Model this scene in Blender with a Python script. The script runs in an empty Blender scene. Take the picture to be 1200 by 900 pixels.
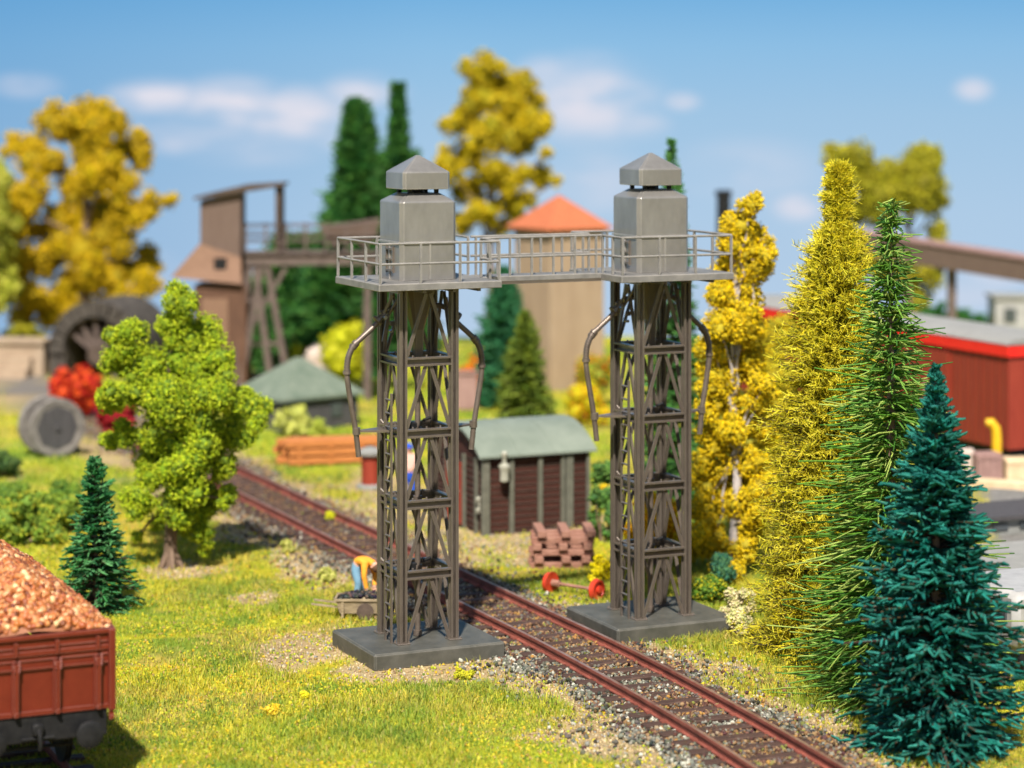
import bpy, math, random
import numpy as np
from mathutils import Vector, Matrix, Euler

random.seed(7)
rng = np.random.default_rng(11)
R = math.radians
sc = bpy.context.scene
col = sc.collection

# ------------------------------------------------------------------ camera, light, exposure
CAM_H = 10.4
FPX = 2750.0            # focal length in pixels of a 1200 px wide frame
HOR = 120.0             # image row of eye level
cam_d = bpy.data.cameras.new('camera')
cam = bpy.data.objects.new('camera', cam_d)
col.objects.link(cam)
cam.location = (0, 0, CAM_H)
cam.rotation_euler = (R(90), 0, 0)
cam_d.sensor_width = 36
cam_d.lens = 36 * FPX / 1200
cam_d.shift_y = -(450 - HOR) / 1200
cam_d.clip_start = 0.5
cam_d.clip_end = 600
cam_d.dof.use_dof = True
cam_d.dof.focus_distance = 42.0
cam_d.dof.aperture_fstop = 0.275
sc.camera = cam

EXPO = 0.6
sun_from = Vector((-0.08, -0.80, 0.98)).normalized()       # from the scene towards the sun
sd = bpy.data.lights.new('sun', 'SUN')
sd.energy = 4.9
sd.angle = R(2.0)
sd.color = (1.0, 0.945, 0.86)
sun = bpy.data.objects.new('sun', sd)
col.objects.link(sun)
sun.rotation_euler = (-sun_from).to_track_quat('-Z', 'Y').to_euler()
w = bpy.data.worlds.new('World')
sc.world = w
w.use_nodes = True
nt = w.node_tree
bg = nt.nodes['Background']
skyt = nt.nodes.new('ShaderNodeTexSky')
skyt.sky_type = 'NISHITA'
skyt.sun_disc = False
skyt.sun_elevation = math.asin(sun_from.z)
skyt.sun_rotation = math.atan2(sun_from.x, sun_from.y)
nt.links.new(skyt.outputs[0], bg.inputs[0])
bg.inputs[1].default_value = 0.062
sc.view_settings.view_transform = 'Standard'
sc.view_settings.look = 'None'
sc.view_settings.exposure = EXPO
sc.view_settings.gamma = 1
sc.view_settings.use_curve_mapping = False

# ------------------------------------------------------------------ coordinates
def P(px, py, Y):
    return Vector(((px - 600) * Y / FPX, Y, CAM_H - (py - HOR) * Y / FPX))
def gY(py, z=0.0):
    return FPX * (CAM_H - z) / (py - HOR)
def G(px, py, z=0.0):
    return P(px, py, gY(py, z))
ANG = math.atan2(1237, 2750)
WV = Vector((math.cos(ANG), math.sin(ANG), 0))       # across the track
TV = Vector((-math.sin(ANG), math.cos(ANG), 0))      # along the track

# ------------------------------------------------------------------ materials
def srgb(r, g, b):
    f = lambda c: (c / 255 / 12.92) if c / 255 <= 0.04045 else ((c / 255 + 0.055) / 1.055) ** 2.4
    return (f(r), f(g), f(b), 1)

def mat(name, c1, c2=None, rough=0.7, scale=6.0, bump=0.3, bscale=None, metal=0.0, spec=0.35, edge=0.0, ewid=0.018, stretch=None, grain=None, detail=6, bdist=0.01, sss=0):
    m = bpy.data.materials.new(name)
    m.use_nodes = True
    n, l = m.node_tree.nodes, m.node_tree.links
    bs = n['Principled BSDF']
    bs.inputs['Roughness'].default_value = rough
    bs.inputs['Metallic'].default_value = metal
    bs.inputs['Specular IOR Level'].default_value = spec
    tc = n.new('ShaderNodeTexCoord')
    mp = n.new('ShaderNodeMapping')
    l.new(tc.outputs['Object'], mp.inputs[0])
    if stretch: mp.inputs['Scale'].default_value = stretch
    nz = n.new('ShaderNodeTexNoise')
    nz.inputs['Scale'].default_value = scale
    nz.inputs['Detail'].default_value = detail
    nz.inputs['Roughness'].default_value = 0.65
    l.new(mp.outputs[0], nz.inputs[0])
    rp = n.new('ShaderNodeValToRGB')
    rp.color_ramp.elements[0].position = 0.32
    rp.color_ramp.elements[1].position = 0.68
    rp.color_ramp.elements[0].color = c1 if len(c1) == 4 else (*c1, 1)
    c2 = c2 or c1
    rp.color_ramp.elements[1].color = c2 if len(c2) == 4 else (*c2, 1)
    l.new(nz.outputs[0], rp.inputs[0])
    out = rp.outputs[0]
    if edge:
        ge = n.new('ShaderNodeNewGeometry')
        bv = n.new('ShaderNodeBevel'); bv.samples = 4; bv.inputs['Radius'].default_value = ewid
        dt = n.new('ShaderNodeVectorMath'); dt.operation = 'DOT_PRODUCT'
        l.new(bv.outputs[0], dt.inputs[0]); l.new(ge.outputs['Normal'], dt.inputs[1])
        er = n.new('ShaderNodeMapRange')
        er.inputs[1].default_value = .995; er.inputs[2].default_value = .86; er.inputs[3].default_value = 0; er.inputs[4].default_value = 1.6
        l.new(dt.outputs['Value'], er.inputs[0])
        n2 = n.new('ShaderNodeTexNoise'); n2.inputs['Scale'].default_value = 9
        l.new(mp.outputs[0], n2.inputs[0])
        mm = n.new('ShaderNodeMath'); mm.operation = 'MULTIPLY'
        l.new(er.outputs[0], mm.inputs[0]); l.new(n2.outputs[0], mm.inputs[1])
        mx = n.new('ShaderNodeMix'); mx.data_type = 'RGBA'
        l.new(mm.outputs[0], mx.inputs[0]); l.new(out, mx.inputs[6])
        mx.inputs[7].default_value = (min(1, c2[0] + edge), min(1, c2[1] + edge * .9), min(1, c2[2] + edge * .8), 1)
        out = mx.outputs[2]
    l.new(out, bs.inputs['Base Color'])
    if bump:
        nb = n.new('ShaderNodeTexNoise')
        nb.inputs['Scale'].default_value = bscale or scale * 4
        nb.inputs['Detail'].default_value = 5
        l.new(mp.outputs[0], nb.inputs[0])
        bp = n.new('ShaderNodeBump')
        bp.inputs['Strength'].default_value = bump
        bp.inputs['Distance'].default_value = bdist
        l.new(nb.outputs[0], bp.inputs['Height'])
        l.new(bp.outputs[0], bs.inputs['Normal'])
    return m

def mat_attr(name, rough=0.8, spec=0.2, bump=0, bscale=20, trans=0.0, var=0.0, vscale=3, bdist=.02):
    """colour from the mesh's own colour attribute 'col' (pigment of each leaf, stone or turf patch)"""
    m = bpy.data.materials.new(name)
    m.use_nodes = True
    n, l = m.node_tree.nodes, m.node_tree.links
    bs = n['Principled BSDF']
    bs.inputs['Roughness'].default_value = rough
    bs.inputs['Specular IOR Level'].default_value = spec
    at = n.new('ShaderNodeAttribute'); at.attribute_name = 'col'
    out = at.outputs['Color']
    tc = n.new('ShaderNodeTexCoord')
    if var:
        nz = n.new('ShaderNodeTexNoise'); nz.inputs['Scale'].default_value = vscale; nz.inputs['Detail'].default_value = 7
        nz.inputs['Roughness'].default_value = .75
        l.new(tc.outputs['Object'], nz.inputs[0])
        mr = n.new('ShaderNodeMapRange'); mr.inputs[1].default_value = .3; mr.inputs[2].default_value = .7
        mr.inputs[3].default_value = 1 - var; mr.inputs[4].default_value = 1 + var
        l.new(nz.outputs[0], mr.inputs[0])
        mx = n.new('ShaderNodeMix'); mx.data_type = 'RGBA'; mx.blend_type = 'MULTIPLY'; mx.inputs[0].default_value = 1
        l.new(out, mx.inputs[6]); l.new(mr.outputs[0], mx.inputs[7])
        out = mx.outputs[2]
    l.new(out, bs.inputs['Base Color'])
    if bump:
        nb = n.new('ShaderNodeTexNoise'); nb.inputs['Scale'].default_value = bscale; nb.inputs['Detail'].default_value = 6
        l.new(tc.outputs['Object'], nb.inputs[0])
        bp = n.new('ShaderNodeBump'); bp.inputs['Strength'].default_value = bump; bp.inputs['Distance'].default_value = bdist
        l.new(nb.outputs[0], bp.inputs['Height']); l.new(bp.outputs[0], bs.inputs['Normal'])
    if trans:
        tr = n.new('ShaderNodeBsdfTranslucent'); l.new(out, tr.inputs[0])
        ms = n.new('ShaderNodeMixShader'); ms.inputs[0].default_value = trans
        l.new(bs.outputs[0], ms.inputs[1]); l.new(tr.outputs[0], ms.inputs[2])
        l.new(ms.outputs[0], n['Material Output'].inputs[0])
    return m

M = {}
M['steel'] = mat('weathered_bronze_grey', (.14, .112, .09), (.185, .15, .122), rough=.36, scale=1.6, bump=.04, bscale=12, metal=.45, edge=.16, ewid=.014, spec=.5)
M['groove_shade'] = mat('dark_wash_groove_shade', (.035, .026, .02), (.07, .055, .043), rough=.6, scale=4, bump=.1)  # dark wash on the leg cores, with groove shade painted into the colour
M['silo'] = mat('dull_metal_sheet', (.25, .235, .215), (.345, .325, .30), rough=.33, scale=1.7, bump=.12, bscale=14, metal=.5, edge=.3, ewid=.035, stretch=(1, 1, .5))
M['slab'] = mat('dark_grey_slab', (.055, .055, .045), (.11, .105, .088), rough=.5, scale=2.6, bump=.35, bscale=40, edge=.08, ewid=.04)
M['deck'] = mat('grey_deck', (.15, .142, .132), (.24, .225, .205), rough=.5, scale=4, bump=.2, edge=.2, ewid=.02)
M['pipe'] = mat('pipe_metal', (.12, .092, .073), (.21, .168, .138), rough=.4, scale=5, bump=.1, metal=.4)
M['bright'] = mat('bare_metal', (.45, .43, .4), (.7, .68, .65), rough=.25, metal=.8, bump=0)
M['rail'] = mat('rusty_rail', (.15, .045, .032), (.33, .10, .07), rough=.5, scale=2.2, bump=.4, bscale=25, detail=8)
M['railtop'] = mat('worn_rail_head', (.22, .11, .08), (.4, .27, .2), rough=.35, scale=3, bump=.1, metal=.4)
M['sleeper'] = mat('dark_sleeper', (.035, .019, .014), (.10, .055, .04), rough=.75, scale=5, bump=.7, bscale=18, stretch=(1, 6, 1))
M['stone'] = mat_attr('stones', rough=.85, spec=.25)
M['load'] = mat_attr('copper_brown_lumps', rough=.42, spec=.45)
M['ground'] = mat_attr('turf_and_soil', rough=.95, spec=.05, bump=.8, bscale=9, var=.35, vscale=5)
M['grass'] = mat_attr('grass_blades', rough=.65, spec=.25, trans=.25)
M['foam'] = mat_attr('foliage_flock', rough=.85, spec=.12, trans=.12)
M['needle'] = mat_attr('needles', rough=.6, spec=.2, trans=.08)
M['bark'] = mat('bark', (.11, .07, .045), (.25, .17, .12), rough=.9, scale=5, bump=1, bscale=12, stretch=(1, 1, .3), bdist=.04)
M['birch'] = mat('pale_bark', (.3, .26, .24), (.6, .54, .52), rough=.8, scale=4, bump=.6)
M['wagon'] = mat('oxide_red_paint', (.125, .017, .008), (.165, .024, .011), rough=.42, scale=2.5, bump=.06, edge=.12, ewid=.012, spec=.3)
M['black'] = mat('black_iron', (.009, .009, .01), (.024, .023, .023), spec=.18, rough=.55, scale=6, bump=.2)
M['brick'] = mat('red_brown_boards', (.04, .012, .008), (.075, .024, .015), rough=.75, scale=4, bump=.5, stretch=(1, 1, 5))
M['post'] = mat('grey_green_posts', (.10, .10, .075), (.16, .155, .12), rough=.6, scale=5, bump=.2)
M['shedroof'] = mat('pale_green_roof', (.16, .19, .15), (.225, .255, .205), rough=.6, scale=1.2, bump=.15)
M['orangeroof'] = mat('orange_tiles', (.40, .11, .045), (.50, .155, .065), rough=.7, scale=5, bump=.8, bscale=8)
M['plaster'] = mat('tan_plaster', (.31, .215, .135), (.40, .29, .19), rough=.9, scale=1.2, bump=.2, stretch=(1, 1, .3))
M['planks'] = mat('brown_planks', (.115, .075, .058), (.17, .115, .09), rough=.8, scale=3, bump=.7, stretch=(7, 7, .4))
M['planks_o'] = mat('orange_brown_planks', (.17, .095, .06), (.26, .15, .095), rough=.8, scale=3, bump=.5, stretch=(7, 7, .4))
M['bunkerwall'] = mat('dark_brown_boards', (.07, .035, .022), (.15, .075, .045), rough=.8, scale=3, bump=.5, stretch=(7, 7, .4))
M['darkwood'] = mat('dark_timber', (.055, .038, .03), (.12, .085, .065), rough=.85, scale=4, bump=.5)
M['trestle'] = mat('trestle_timber', (.095, .068, .058), (.16, .118, .1), rough=.85, scale=4, bump=.5)
M['lumber'] = mat('orange_lumber', (.40, .13, .03), (.56, .21, .06), rough=.7, scale=4, bump=.4, stretch=(.5, 6, 6))
M['oldbeam'] = mat('faded_red_beams', (.24, .105, .07), (.40, .21, .15), rough=.85, scale=5, bump=.6, stretch=(1, 4, 4))
M['redpaint'] = mat('bright_red_paint', (.5, .03, .012), (.62, .07, .03), rough=.4, scale=4, bump=.1)
M['redband'] = mat('vivid_red_band', (.75, .018, .01), (.8, .03, .015), rough=.5, scale=2, bump=0)
M['goods'] = mat('goods_red', (.23, .028, .014), (.31, .045, .022), rough=.6, scale=2, bump=.3, stretch=(6, 6, .5))
M['paleroof'] = mat('pale_grey_roof', (.24, .235, .215), (.30, .29, .27), rough=.8, scale=2, bump=.1)
M['hutroof'] = mat('grey_green_felt', (.11, .145, .105), (.18, .21, .16), rough=.85, scale=2.5, bump=.3)
M['hutwall'] = mat('dark_grey_boards', (.045, .042, .045), (.09, .083, .085), rough=.85, scale=3, bump=.4, stretch=(6, 6, .4))
M['concrete'] = mat('grey_concrete', (.2, .2, .185), (.28, .28, .26), rough=.85, scale=2, bump=.3)
M['reel'] = mat('grey_wood_drum', (.13, .115, .105), (.24, .215, .195), rough=.8, scale=3, bump=.4)
M['masonry'] = mat('dark_masonry', (.035, .029, .024), (.095, .08, .066), rough=.9, scale=3, bump=1, bscale=5, bdist=.05)
M['beige'] = mat('beige_wall', (.30, .215, .145), (.42, .32, .225), rough=.85, scale=1.5, bump=.3)
M['rock'] = mat('pale_rock', (.5, .4, .34), (.7, .58, .5), rough=.9, scale=2, bump=.6)
M['coal'] = mat('coal', (.012, .012, .013), (.035, .034, .035), rough=.5, scale=8, bump=.6)
M['cart'] = mat('weathered_cart_wood', (.2, .15, .09), (.42, .33, .21), rough=.85, scale=5, bump=.5, stretch=(1, 5, 5))
M['grass_yard'] = mat('grey_yard', (.2, .19, .175), (.28, .265, .245), rough=.9, scale=1, bump=.2)
M['skin'] = mat('skin', (.62, .33, .22), (.68, .38, .26), rough=.6, bump=0)
M['orangecloth'] = mat('orange_shirt', (.85, .30, .02), (.95, .40, .04), rough=.75, scale=6, bump=.3)
M['denim'] = mat('blue_denim', (.12, .25, .36), (.2, .36, .48), rough=.8, scale=6, bump=.3)
M['bluecloth'] = mat('strong_blue_cloth', (.02, .07, .45), (.03, .1, .55), rough=.8, bump=.1)
M['pinkcloth'] = mat('pale_pink_shirt', (.75, .45, .36), (.8, .5, .42), rough=.8, bump=.1)
M['hair'] = mat('brown_hair', (.1, .05, .03), (.16, .08, .04), rough=.7, bump=.4)
M['cream'] = mat('cream_paint', (.33, .32, .25), (.42, .41, .33), rough=.6, scale=5, bump=.1)
M['yellowpaint'] = mat('yellow_paint', (.75, .42, .01), (.85, .5, .02), rough=.5, bump=0)
M['white'] = mat('white_paint', (.32, .31, .30), (.42, .41, .40), rough=.5, scale=3, bump=0)
M['glass'] = mat('dark_glass', (.05, .06, .065), (.08, .09, .1), rough=.12, bump=0, spec=.6)
M['crate'] = mat('pink_brown_crate', (.26, .15, .13), (.36, .22, .19), rough=.8, scale=4, bump=.2)
M['palewood'] = mat('pale_wood', (.62, .43, .25), (.78, .6, .38), rough=.8, scale=3, bump=.3)
M['board'] = mat('baseboard_edge', (.2, .15, .1), (.3, .23, .16), rough=.8, scale=3, bump=.2)

# ------------------------------------------------------------------ mesh helpers
class MB:
    def __init__(self):
        self.v, self.f = [], []
    def add(self, vs, fs):
        b = len(self.v)
        self.v += [tuple(v) for v in vs]
        self.f += [tuple(b + i for i in f) for f in fs]
        return self
    def box(self, c, s, rot=None, taper=1.0, bev=0.0):
        x, y, z = s[0] / 2, s[1] / 2, s[2] / 2
        if bev:
            b = min(bev, x * .9, y * .9, z * .9)
            vs, fs = [], []
            idx = {}
            for sx in (-1, 1):
                for sy in (-1, 1):
                    for sz in (-1, 1):
                        for a in range(3):
                            p = [sx * x, sy * y, sz * z]
                            for k in range(3):
                                if k != a: p[k] -= (sx, sy, sz)[k] * b
                            idx[(sx, sy, sz, a)] = len(vs)
                            vs.append(Vector(p))
            q = [(-1, -1), (1, -1), (1, 1), (-1, 1)]
            def key(a, sa, u, v):
                s3 = [0, 0, 0]; s3[a] = sa; s3[(a + 1) % 3] = u; s3[(a + 2) % 3] = v
                return s3
            for a in range(3):
                for sa in (-1, 1):
                    f = [idx[(*key(a, sa, u, v), a)] for u, v in q]
                    fs.append(f if sa > 0 else f[::-1])
            for a in range(3):   # edges parallel to axis a
                b1, b2 = (a + 1) % 3, (a + 2) % 3
                for s1 in (-1, 1):
                    for s2 in (-1, 1):
                        k0 = [0, 0, 0]; k0[b1] = s1; k0[b2] = s2
                        k1 = list(k0); k0[a] = -1; k1[a] = 1
                        f = [idx[(*k0, b1)], idx[(*k1, b1)], idx[(*k1, b2)], idx[(*k0, b2)]]
                        fs.append(f if s1 * s2 < 0 else f[::-1])
            for sx in (-1, 1):
                for sy in (-1, 1):
                    for sz in (-1, 1):
                        f = [idx[(sx, sy, sz, a)] for a in range(3)]
                        fs.append(f if sx * sy * sz > 0 else f[::-1])
        else:
            vs = [Vector((sx * x * (taper if sz > 0 else 1), sy * y * (taper if sz > 0 else 1), sz * z)) for sz in (-1, 1) for sy in (-1, 1) for sx in (-1, 1)]
            fs = [(0, 2, 3, 1), (4, 5, 7, 6), (0, 1, 5, 4), (2, 6, 7, 3), (0, 4, 6, 2), (1, 3, 7, 5)]
        if rot is not None:
            rm = rot if isinstance(rot, Matrix) else Euler(rot).to_matrix()
            vs = [rm @ v for v in vs]
        c = Vector(c)
        return self.add([v + c for v in vs], fs)
    def bar(self, p0, p1, wd, th, up=(0, 0, 1)):
        """square bar between two points; wd across, th along 'up'"""
        p0, p1 = Vector(p0), Vector(p1)
        d = (p1 - p0); L = d.length; d.normalize()
        u = Vector(up)
        s = d.cross(u)
        if s.length < 1e-4: s = d.cross(Vector((0, 1, 0)))
        s.normalize(); u = s.cross(d)
        vs = []
        for p in (p0, p1):
            for a, b in ((-1, -1), (1, -1), (1, 1), (-1, 1)):
                vs.append(p + s * a * wd / 2 + u * b * th / 2)
        return self.add(vs, [(0, 1, 2, 3), (7, 6, 5, 4), (0, 4, 5, 1), (1, 5, 6, 2), (2, 6, 7, 3), (3, 7, 4, 0)])
    def cyl(self, p0, p1, r0, r1=None, n=12, caps=True):
        return self.tube([p0, p1], [r0, r0 if r1 is None else r1], n, caps)
    def tube(self, pts, r, n=10, caps=True):
        pts = [Vector(p) for p in pts]
        rs = r if isinstance(r, (list, tuple)) else [r] * len(pts)
        vs, fs = [], []
        up = None
        for i, p in enumerate(pts):
            a = pts[max(0, i - 1)]; b = pts[min(len(pts) - 1, i + 1)]
            d = (b - a).normalized()
            if up is None:
                up = Vector((0, 0, 1)) if abs(d.z) < .9 else Vector((1, 0, 0))
            s = d.cross(up).normalized(); u = s.cross(d).normalized(); up = u
            for k in range(n):
                t = 2 * math.pi * k / n
                vs.append(p + (s * math.cos(t) + u * math.sin(t)) * rs[i])
        for i in range(len(pts) - 1):
            for k in range(n):
                k2 = (k + 1) % n
                fs.append((i * n + k, i * n + k2, (i + 1) * n + k2, (i + 1) * n + k))
        if caps:
            fs.append(tuple(range(n))[::-1]); fs.append(tuple((len(pts) - 1) * n + k for k in range(n)))
        return self.add(vs, fs)
    def lathe(self, prof, n=20, c=(0, 0, 0), axis=None):
        """prof: (radius, height) pairs"""
        c = Vector(c); q = Vector((0, 0, 1)).rotation_difference(Vector(axis)) if axis is not None else None
        vs, fs = [], []
        for r, h in prof:
            for k in range(n):
                t = 2 * math.pi * k / n
                v = Vector((r * math.cos(t), r * math.sin(t), h))
                if q: v = q @ v
                vs.append(v + c)
        for i in range(len(prof) - 1):
            for k in range(n):
                k2 = (k + 1) % n
                fs.append((i * n + k, i * n + k2, (i + 1) * n + k2, (i + 1) * n + k))
        fs.append(tuple(range(n))[::-1]); fs.append(tuple((len(prof) - 1) * n + k for k in range(n)))
        return self.add(vs, fs)
    def rings(self, rings):
        """stack of closed rings with equal counts, capped"""
        vs, fs = [], []
        n = len(rings[0])
        for r in rings: vs += r
        for i in range(len(rings) - 1):
            for k in range(n):
                k2 = (k + 1) % n
                fs.append((i * n + k, i * n + k2, (i + 1) * n + k2, (i + 1) * n + k))
        fs.append(tuple(range(n))[::-1]); fs.append(tuple((len(rings) - 1) * n + k for k in range(n)))
        return self.add(vs, fs)
    def build(self, name, m, parent=None, smooth=False, bevel=0, loc=None, rotz=None):
        me = bpy.data.meshes.new(name)
        me.from_pydata(self.v, [], self.f)
        me.validate(clean_customdata=False)
        me.materials.append(m)
        o = bpy.data.objects.new(name, me)
        col.objects.link(o)
        if parent is not None: o.parent = parent
        if loc is not None: o.location = loc
        if rotz is not None: o.rotation_euler.z = rotz
        if smooth:
            me.polygons.foreach_set('use_smooth', [True] * len(me.polygons))
            try: me.set_sharp_from_angle(angle=R(40))
            except Exception: pass
        if bevel:
            b = o.modifiers.new('bevel', 'BEVEL'); b.width = bevel; b.segments = 2; b.limit_method = 'ANGLE'
        return o

def tag(o, label=None, cat=None, group=None, kind=None):
    if label: o['label'] = label
    if cat: o['category'] = cat
    if group: o['group'] = group
    if kind: o['kind'] = kind
    return o
def thing(name, label, cat, loc=(0, 0, 0), rz=0.0, group=None):
    o = bpy.data.objects.new(name, None)
    o.empty_display_size = .2
    col.objects.link(o)
    o.location = loc; o.rotation_euler = (0, 0, rz)
    return tag(o, label, cat, group)
def copy_tree(o, parent=None):
    c = o.copy(); col.objects.link(c)
    if parent is not None: c.parent = parent
    for ch in list(o.children): copy_tree(ch, c)
    return c

def arr_mesh(name, V, F, C, m, parent=None, smooth=False):
    """V (n,3), F (m,k) constant k, C (n,3) point colours"""
    me = bpy.data.meshes.new(name)
    V = np.ascontiguousarray(V, np.float32); F = np.ascontiguousarray(F, np.int32)
    k = F.shape[1]
    me.vertices.add(len(V)); me.vertices.foreach_set('co', V.ravel())
    me.loops.add(F.size); me.loops.foreach_set('vertex_index', F.ravel())
    me.polygons.add(len(F))
    me.polygons.foreach_set('loop_start', np.arange(0, F.size, k, dtype=np.int32))
    if C is not None:
        a = me.attributes.new('col', 'FLOAT_COLOR', 'POINT')
        a.data.foreach_set('color', np.hstack([C, np.ones((len(C), 1))]).astype(np.float32).ravel())
    me.update(calc_edges=True)
    if smooth: me.polygons.foreach_set('use_smooth', np.ones(len(F), bool))
    me.materials.append(m)
    o = bpy.data.objects.new(name, me)
    col.objects.link(o)
    if parent is not None: o.parent = parent
    return o

def rand_rot(n):
    q = rng.normal(size=(n, 4)); q /= np.linalg.norm(q, axis=1)[:, None]
    a, b, c, d = q.T
    return np.stack([np.stack([1 - 2 * (c * c + d * d), 2 * (b * c - a * d), 2 * (b * d + a * c)], 1),
                     np.stack([2 * (b * c + a * d), 1 - 2 * (b * b + d * d), 2 * (c * d - a * b)], 1),
                     np.stack([2 * (b * d - a * c), 2 * (c * d + a * b), 1 - 2 * (b * b + c * c)], 1)], 1)
OCT_V = np.array([(1, 0, 0), (-1, 0, 0), (0, 1, 0), (0, -1, 0), (0, 0, 1), (0, 0, -1)], float)
OCT_F = np.array([(0, 2, 4), (2, 1, 4), (1, 3, 4), (3, 0, 4), (2, 0, 5), (1, 2, 5), (3, 1, 5), (0, 3, 5)])
g_ = (1 + 5 ** .5) / 2
ICO_V = np.array([(-1, g_, 0), (1, g_, 0), (-1, -g_, 0), (1, -g_, 0), (0, -1, g_), (0, 1, g_), (0, -1, -g_), (0, 1, -g_), (g_, 0, -1), (g_, 0, 1), (-g_, 0, -1), (-g_, 0, 1)], float) / 1.9
ICO_F = np.array([(0, 11, 5), (0, 5, 1), (0, 1, 7), (0, 7, 10), (0, 10, 11), (1, 5, 9), (5, 11, 4), (11, 10, 2), (10, 7, 6), (7, 1, 8), (3, 9, 4), (3, 4, 2), (3, 2, 6), (3, 6, 8), (3, 8, 9), (4, 9, 5), (2, 4, 11), (6, 2, 10), (8, 6, 7), (9, 8, 1)])
def chunks(cen, size, colr, base=(OCT_V, OCT_F), jit=.35, squash=None):
    """a random lump at every centre"""
    BV, BF = base
    n, k = len(cen), len(BV)
    v = BV[None] * (1 + rng.uniform(-jit, jit, (n, k, 1)))
    v = v * (rng.uniform(.65, 1.25, (n, 1, 3)))
    v = np.einsum('nij,nkj->nki', rand_rot(n), v)
    if squash is not None: v = v * np.asarray(squash)[None, None]
    v = v * np.asarray(size).reshape(-1, 1, 1) + cen[:, None]
    f = BF[None] + (np.arange(n) * k)[:, None, None]
    c = np.repeat(colr[:, None], k, 1)
    return v.reshape(-1, 3), f.reshape(-1, 3), c.reshape(-1, 3)
def merge(parts):
    V, F, C, o = [], [], [], 0
    for v, f, c in parts:
        V.append(v); F.append(f + o); C.append(c); o += len(v)
    return np.vstack(V), np.vstack(F), np.vstack(C)
def palette(n, cols, wts=None, var=.18):
    cols = np.array(cols, float)[:, :3]
    i = rng.choice(len(cols), n, p=None if wts is None else np.array(wts) / sum(wts))
    c = cols[i] * (1 + rng.uniform(-var, var, (n, 1)))
    return np.clip(c + rng.uniform(-.01, .01, (n, 3)), 0.002, 1)

_gr = {}
def vnoise(x, y, s, seed=0):
    """smooth value noise in 0..1"""
    if seed not in _gr: _gr[seed] = np.random.default_rng(seed + 100).random((256, 256))
    g = _gr[seed]
    x = np.asarray(x) / s + 100; y = np.asarray(y) / s + 100
    xi, yi = np.floor(x).astype(int), np.floor(y).astype(int)
    fx, fy = x - xi, y - yi
    fx = fx * fx * (3 - 2 * fx); fy = fy * fy * (3 - 2 * fy)
    a = g[xi % 256, yi % 256]; b = g[(xi + 1) % 256, yi % 256]; c = g[xi % 256, (yi + 1) % 256]; d = g[(xi + 1) % 256, (yi + 1) % 256]
    return (a * (1 - fx) + b * fx) * (1 - fy) + (c * (1 - fx) + d * fx) * fy
def fbm(x, y, s, seed=0):
    return vnoise(x, y, s, seed) * .55 + vnoise(x, y, s / 2.3, seed + 1) * .28 + vnoise(x, y, s / 5, seed + 2) * .17

# ------------------------------------------------------------------ layout numbers
CL = Vector((-1.788, 44.46, 0))                     # left tower centre
CR = Vector((2.747, 46.54, 0))                      # right tower centre
TRK = 19.25                                         # track centre, measured along WV
def bend(v):
    """sideways drift of the track where it curves near the camera; v is measured along TV"""
    d = np.maximum(0, 41.0 - np.asarray(v, float))
    return np.where(d < 9, -.0055 * d * d, -.0055 * 81 - .099 * (d - 9))
BALL = 1.55

def soil_mask(x, y):
    """returns (ballast 0..1, bare soil 0..1, yard 0..1)"""
    wd = x * WV.x + y * WV.y - TRK - bend(x * TV.x + y * TV.y)
    n = fbm(x, y, 1.6, 5)
    bl = np.clip((BALL + (n - .5) * 1.3 - np.abs(wd)) / .35, 0, 1)
    soil = np.clip((np.where(wd > 0, 2.3, 2.45) + (n - .5) * np.where(wd > 0, 2.2, 3.2) - np.abs(wd)) / .5, 0, 1)
    def ell(px, py, rx, ry, k=1.0):
        c = G(px, py); sx = rx * c.y / FPX; sy = ry * c.y / (py - HOR)
        return np.clip((1 + (n - .5) * 1.6 - np.hypot((x - c.x) / sx, (y - c.y) / sy)) / .35, 0, 1) * k
    for a in ((345, 765, 75, 32), (470, 790, 130, 22), (615, 800, 36, 24), (330, 620, 90, 26), (215, 668, 60, 16), (300, 700, 30, 10),
              (560, 640, 80, 50), (620, 620, 120, 36), (600, 655, 60, 20), (705, 868, 40, 26), (420, 560, 90, 25), (800, 800, 45, 16),
              (350, 590, 60, 22), (860, 830, 60, 14), (500, 590, 100, 30), (20, 560, 10, 5)):
        soil = np.maximum(soil, ell(*a))
    for a in ((585, 675, 40, 26), (640, 690, 50, 22), (380, 555, 60, 14)):      # turf inside the soil
        soil = soil * (1 - ell(*a))
    yard = np.clip(((x - (0.166 * y + 1.6)) / .8), 0, 1) * np.clip((y - 43) / 1.0, 0, 1) * (y < 75)
    return bl, soil, yard
def gz(x, y):
    x = np.asarray(x, float); y = np.asarray(y, float)
    wd = np.abs(x * WV.x + y * WV.y - TRK - bend(x * TV.x + y * TV.y))
    far = np.clip((wd - 2.0) / 2.5, 0, 1)
    z = (fbm(x, y, 5.0, 9) - .5) * .22 * far + (vnoise(x, y, .7, 14) - .5) * .03
    for c in (CL, CR):
        dd = np.maximum(np.abs((x - c.x) * WV.x + (y - c.y) * WV.y) - 1.3, np.abs((x - c.x) * TV.x + (y - c.y) * TV.y) - 1.15)
        z = z * np.clip(dd / 1.2, 0.1, 1)
    z = z + np.clip((1.7 - wd) / .5, 0, 1) * .0
    return z

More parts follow.
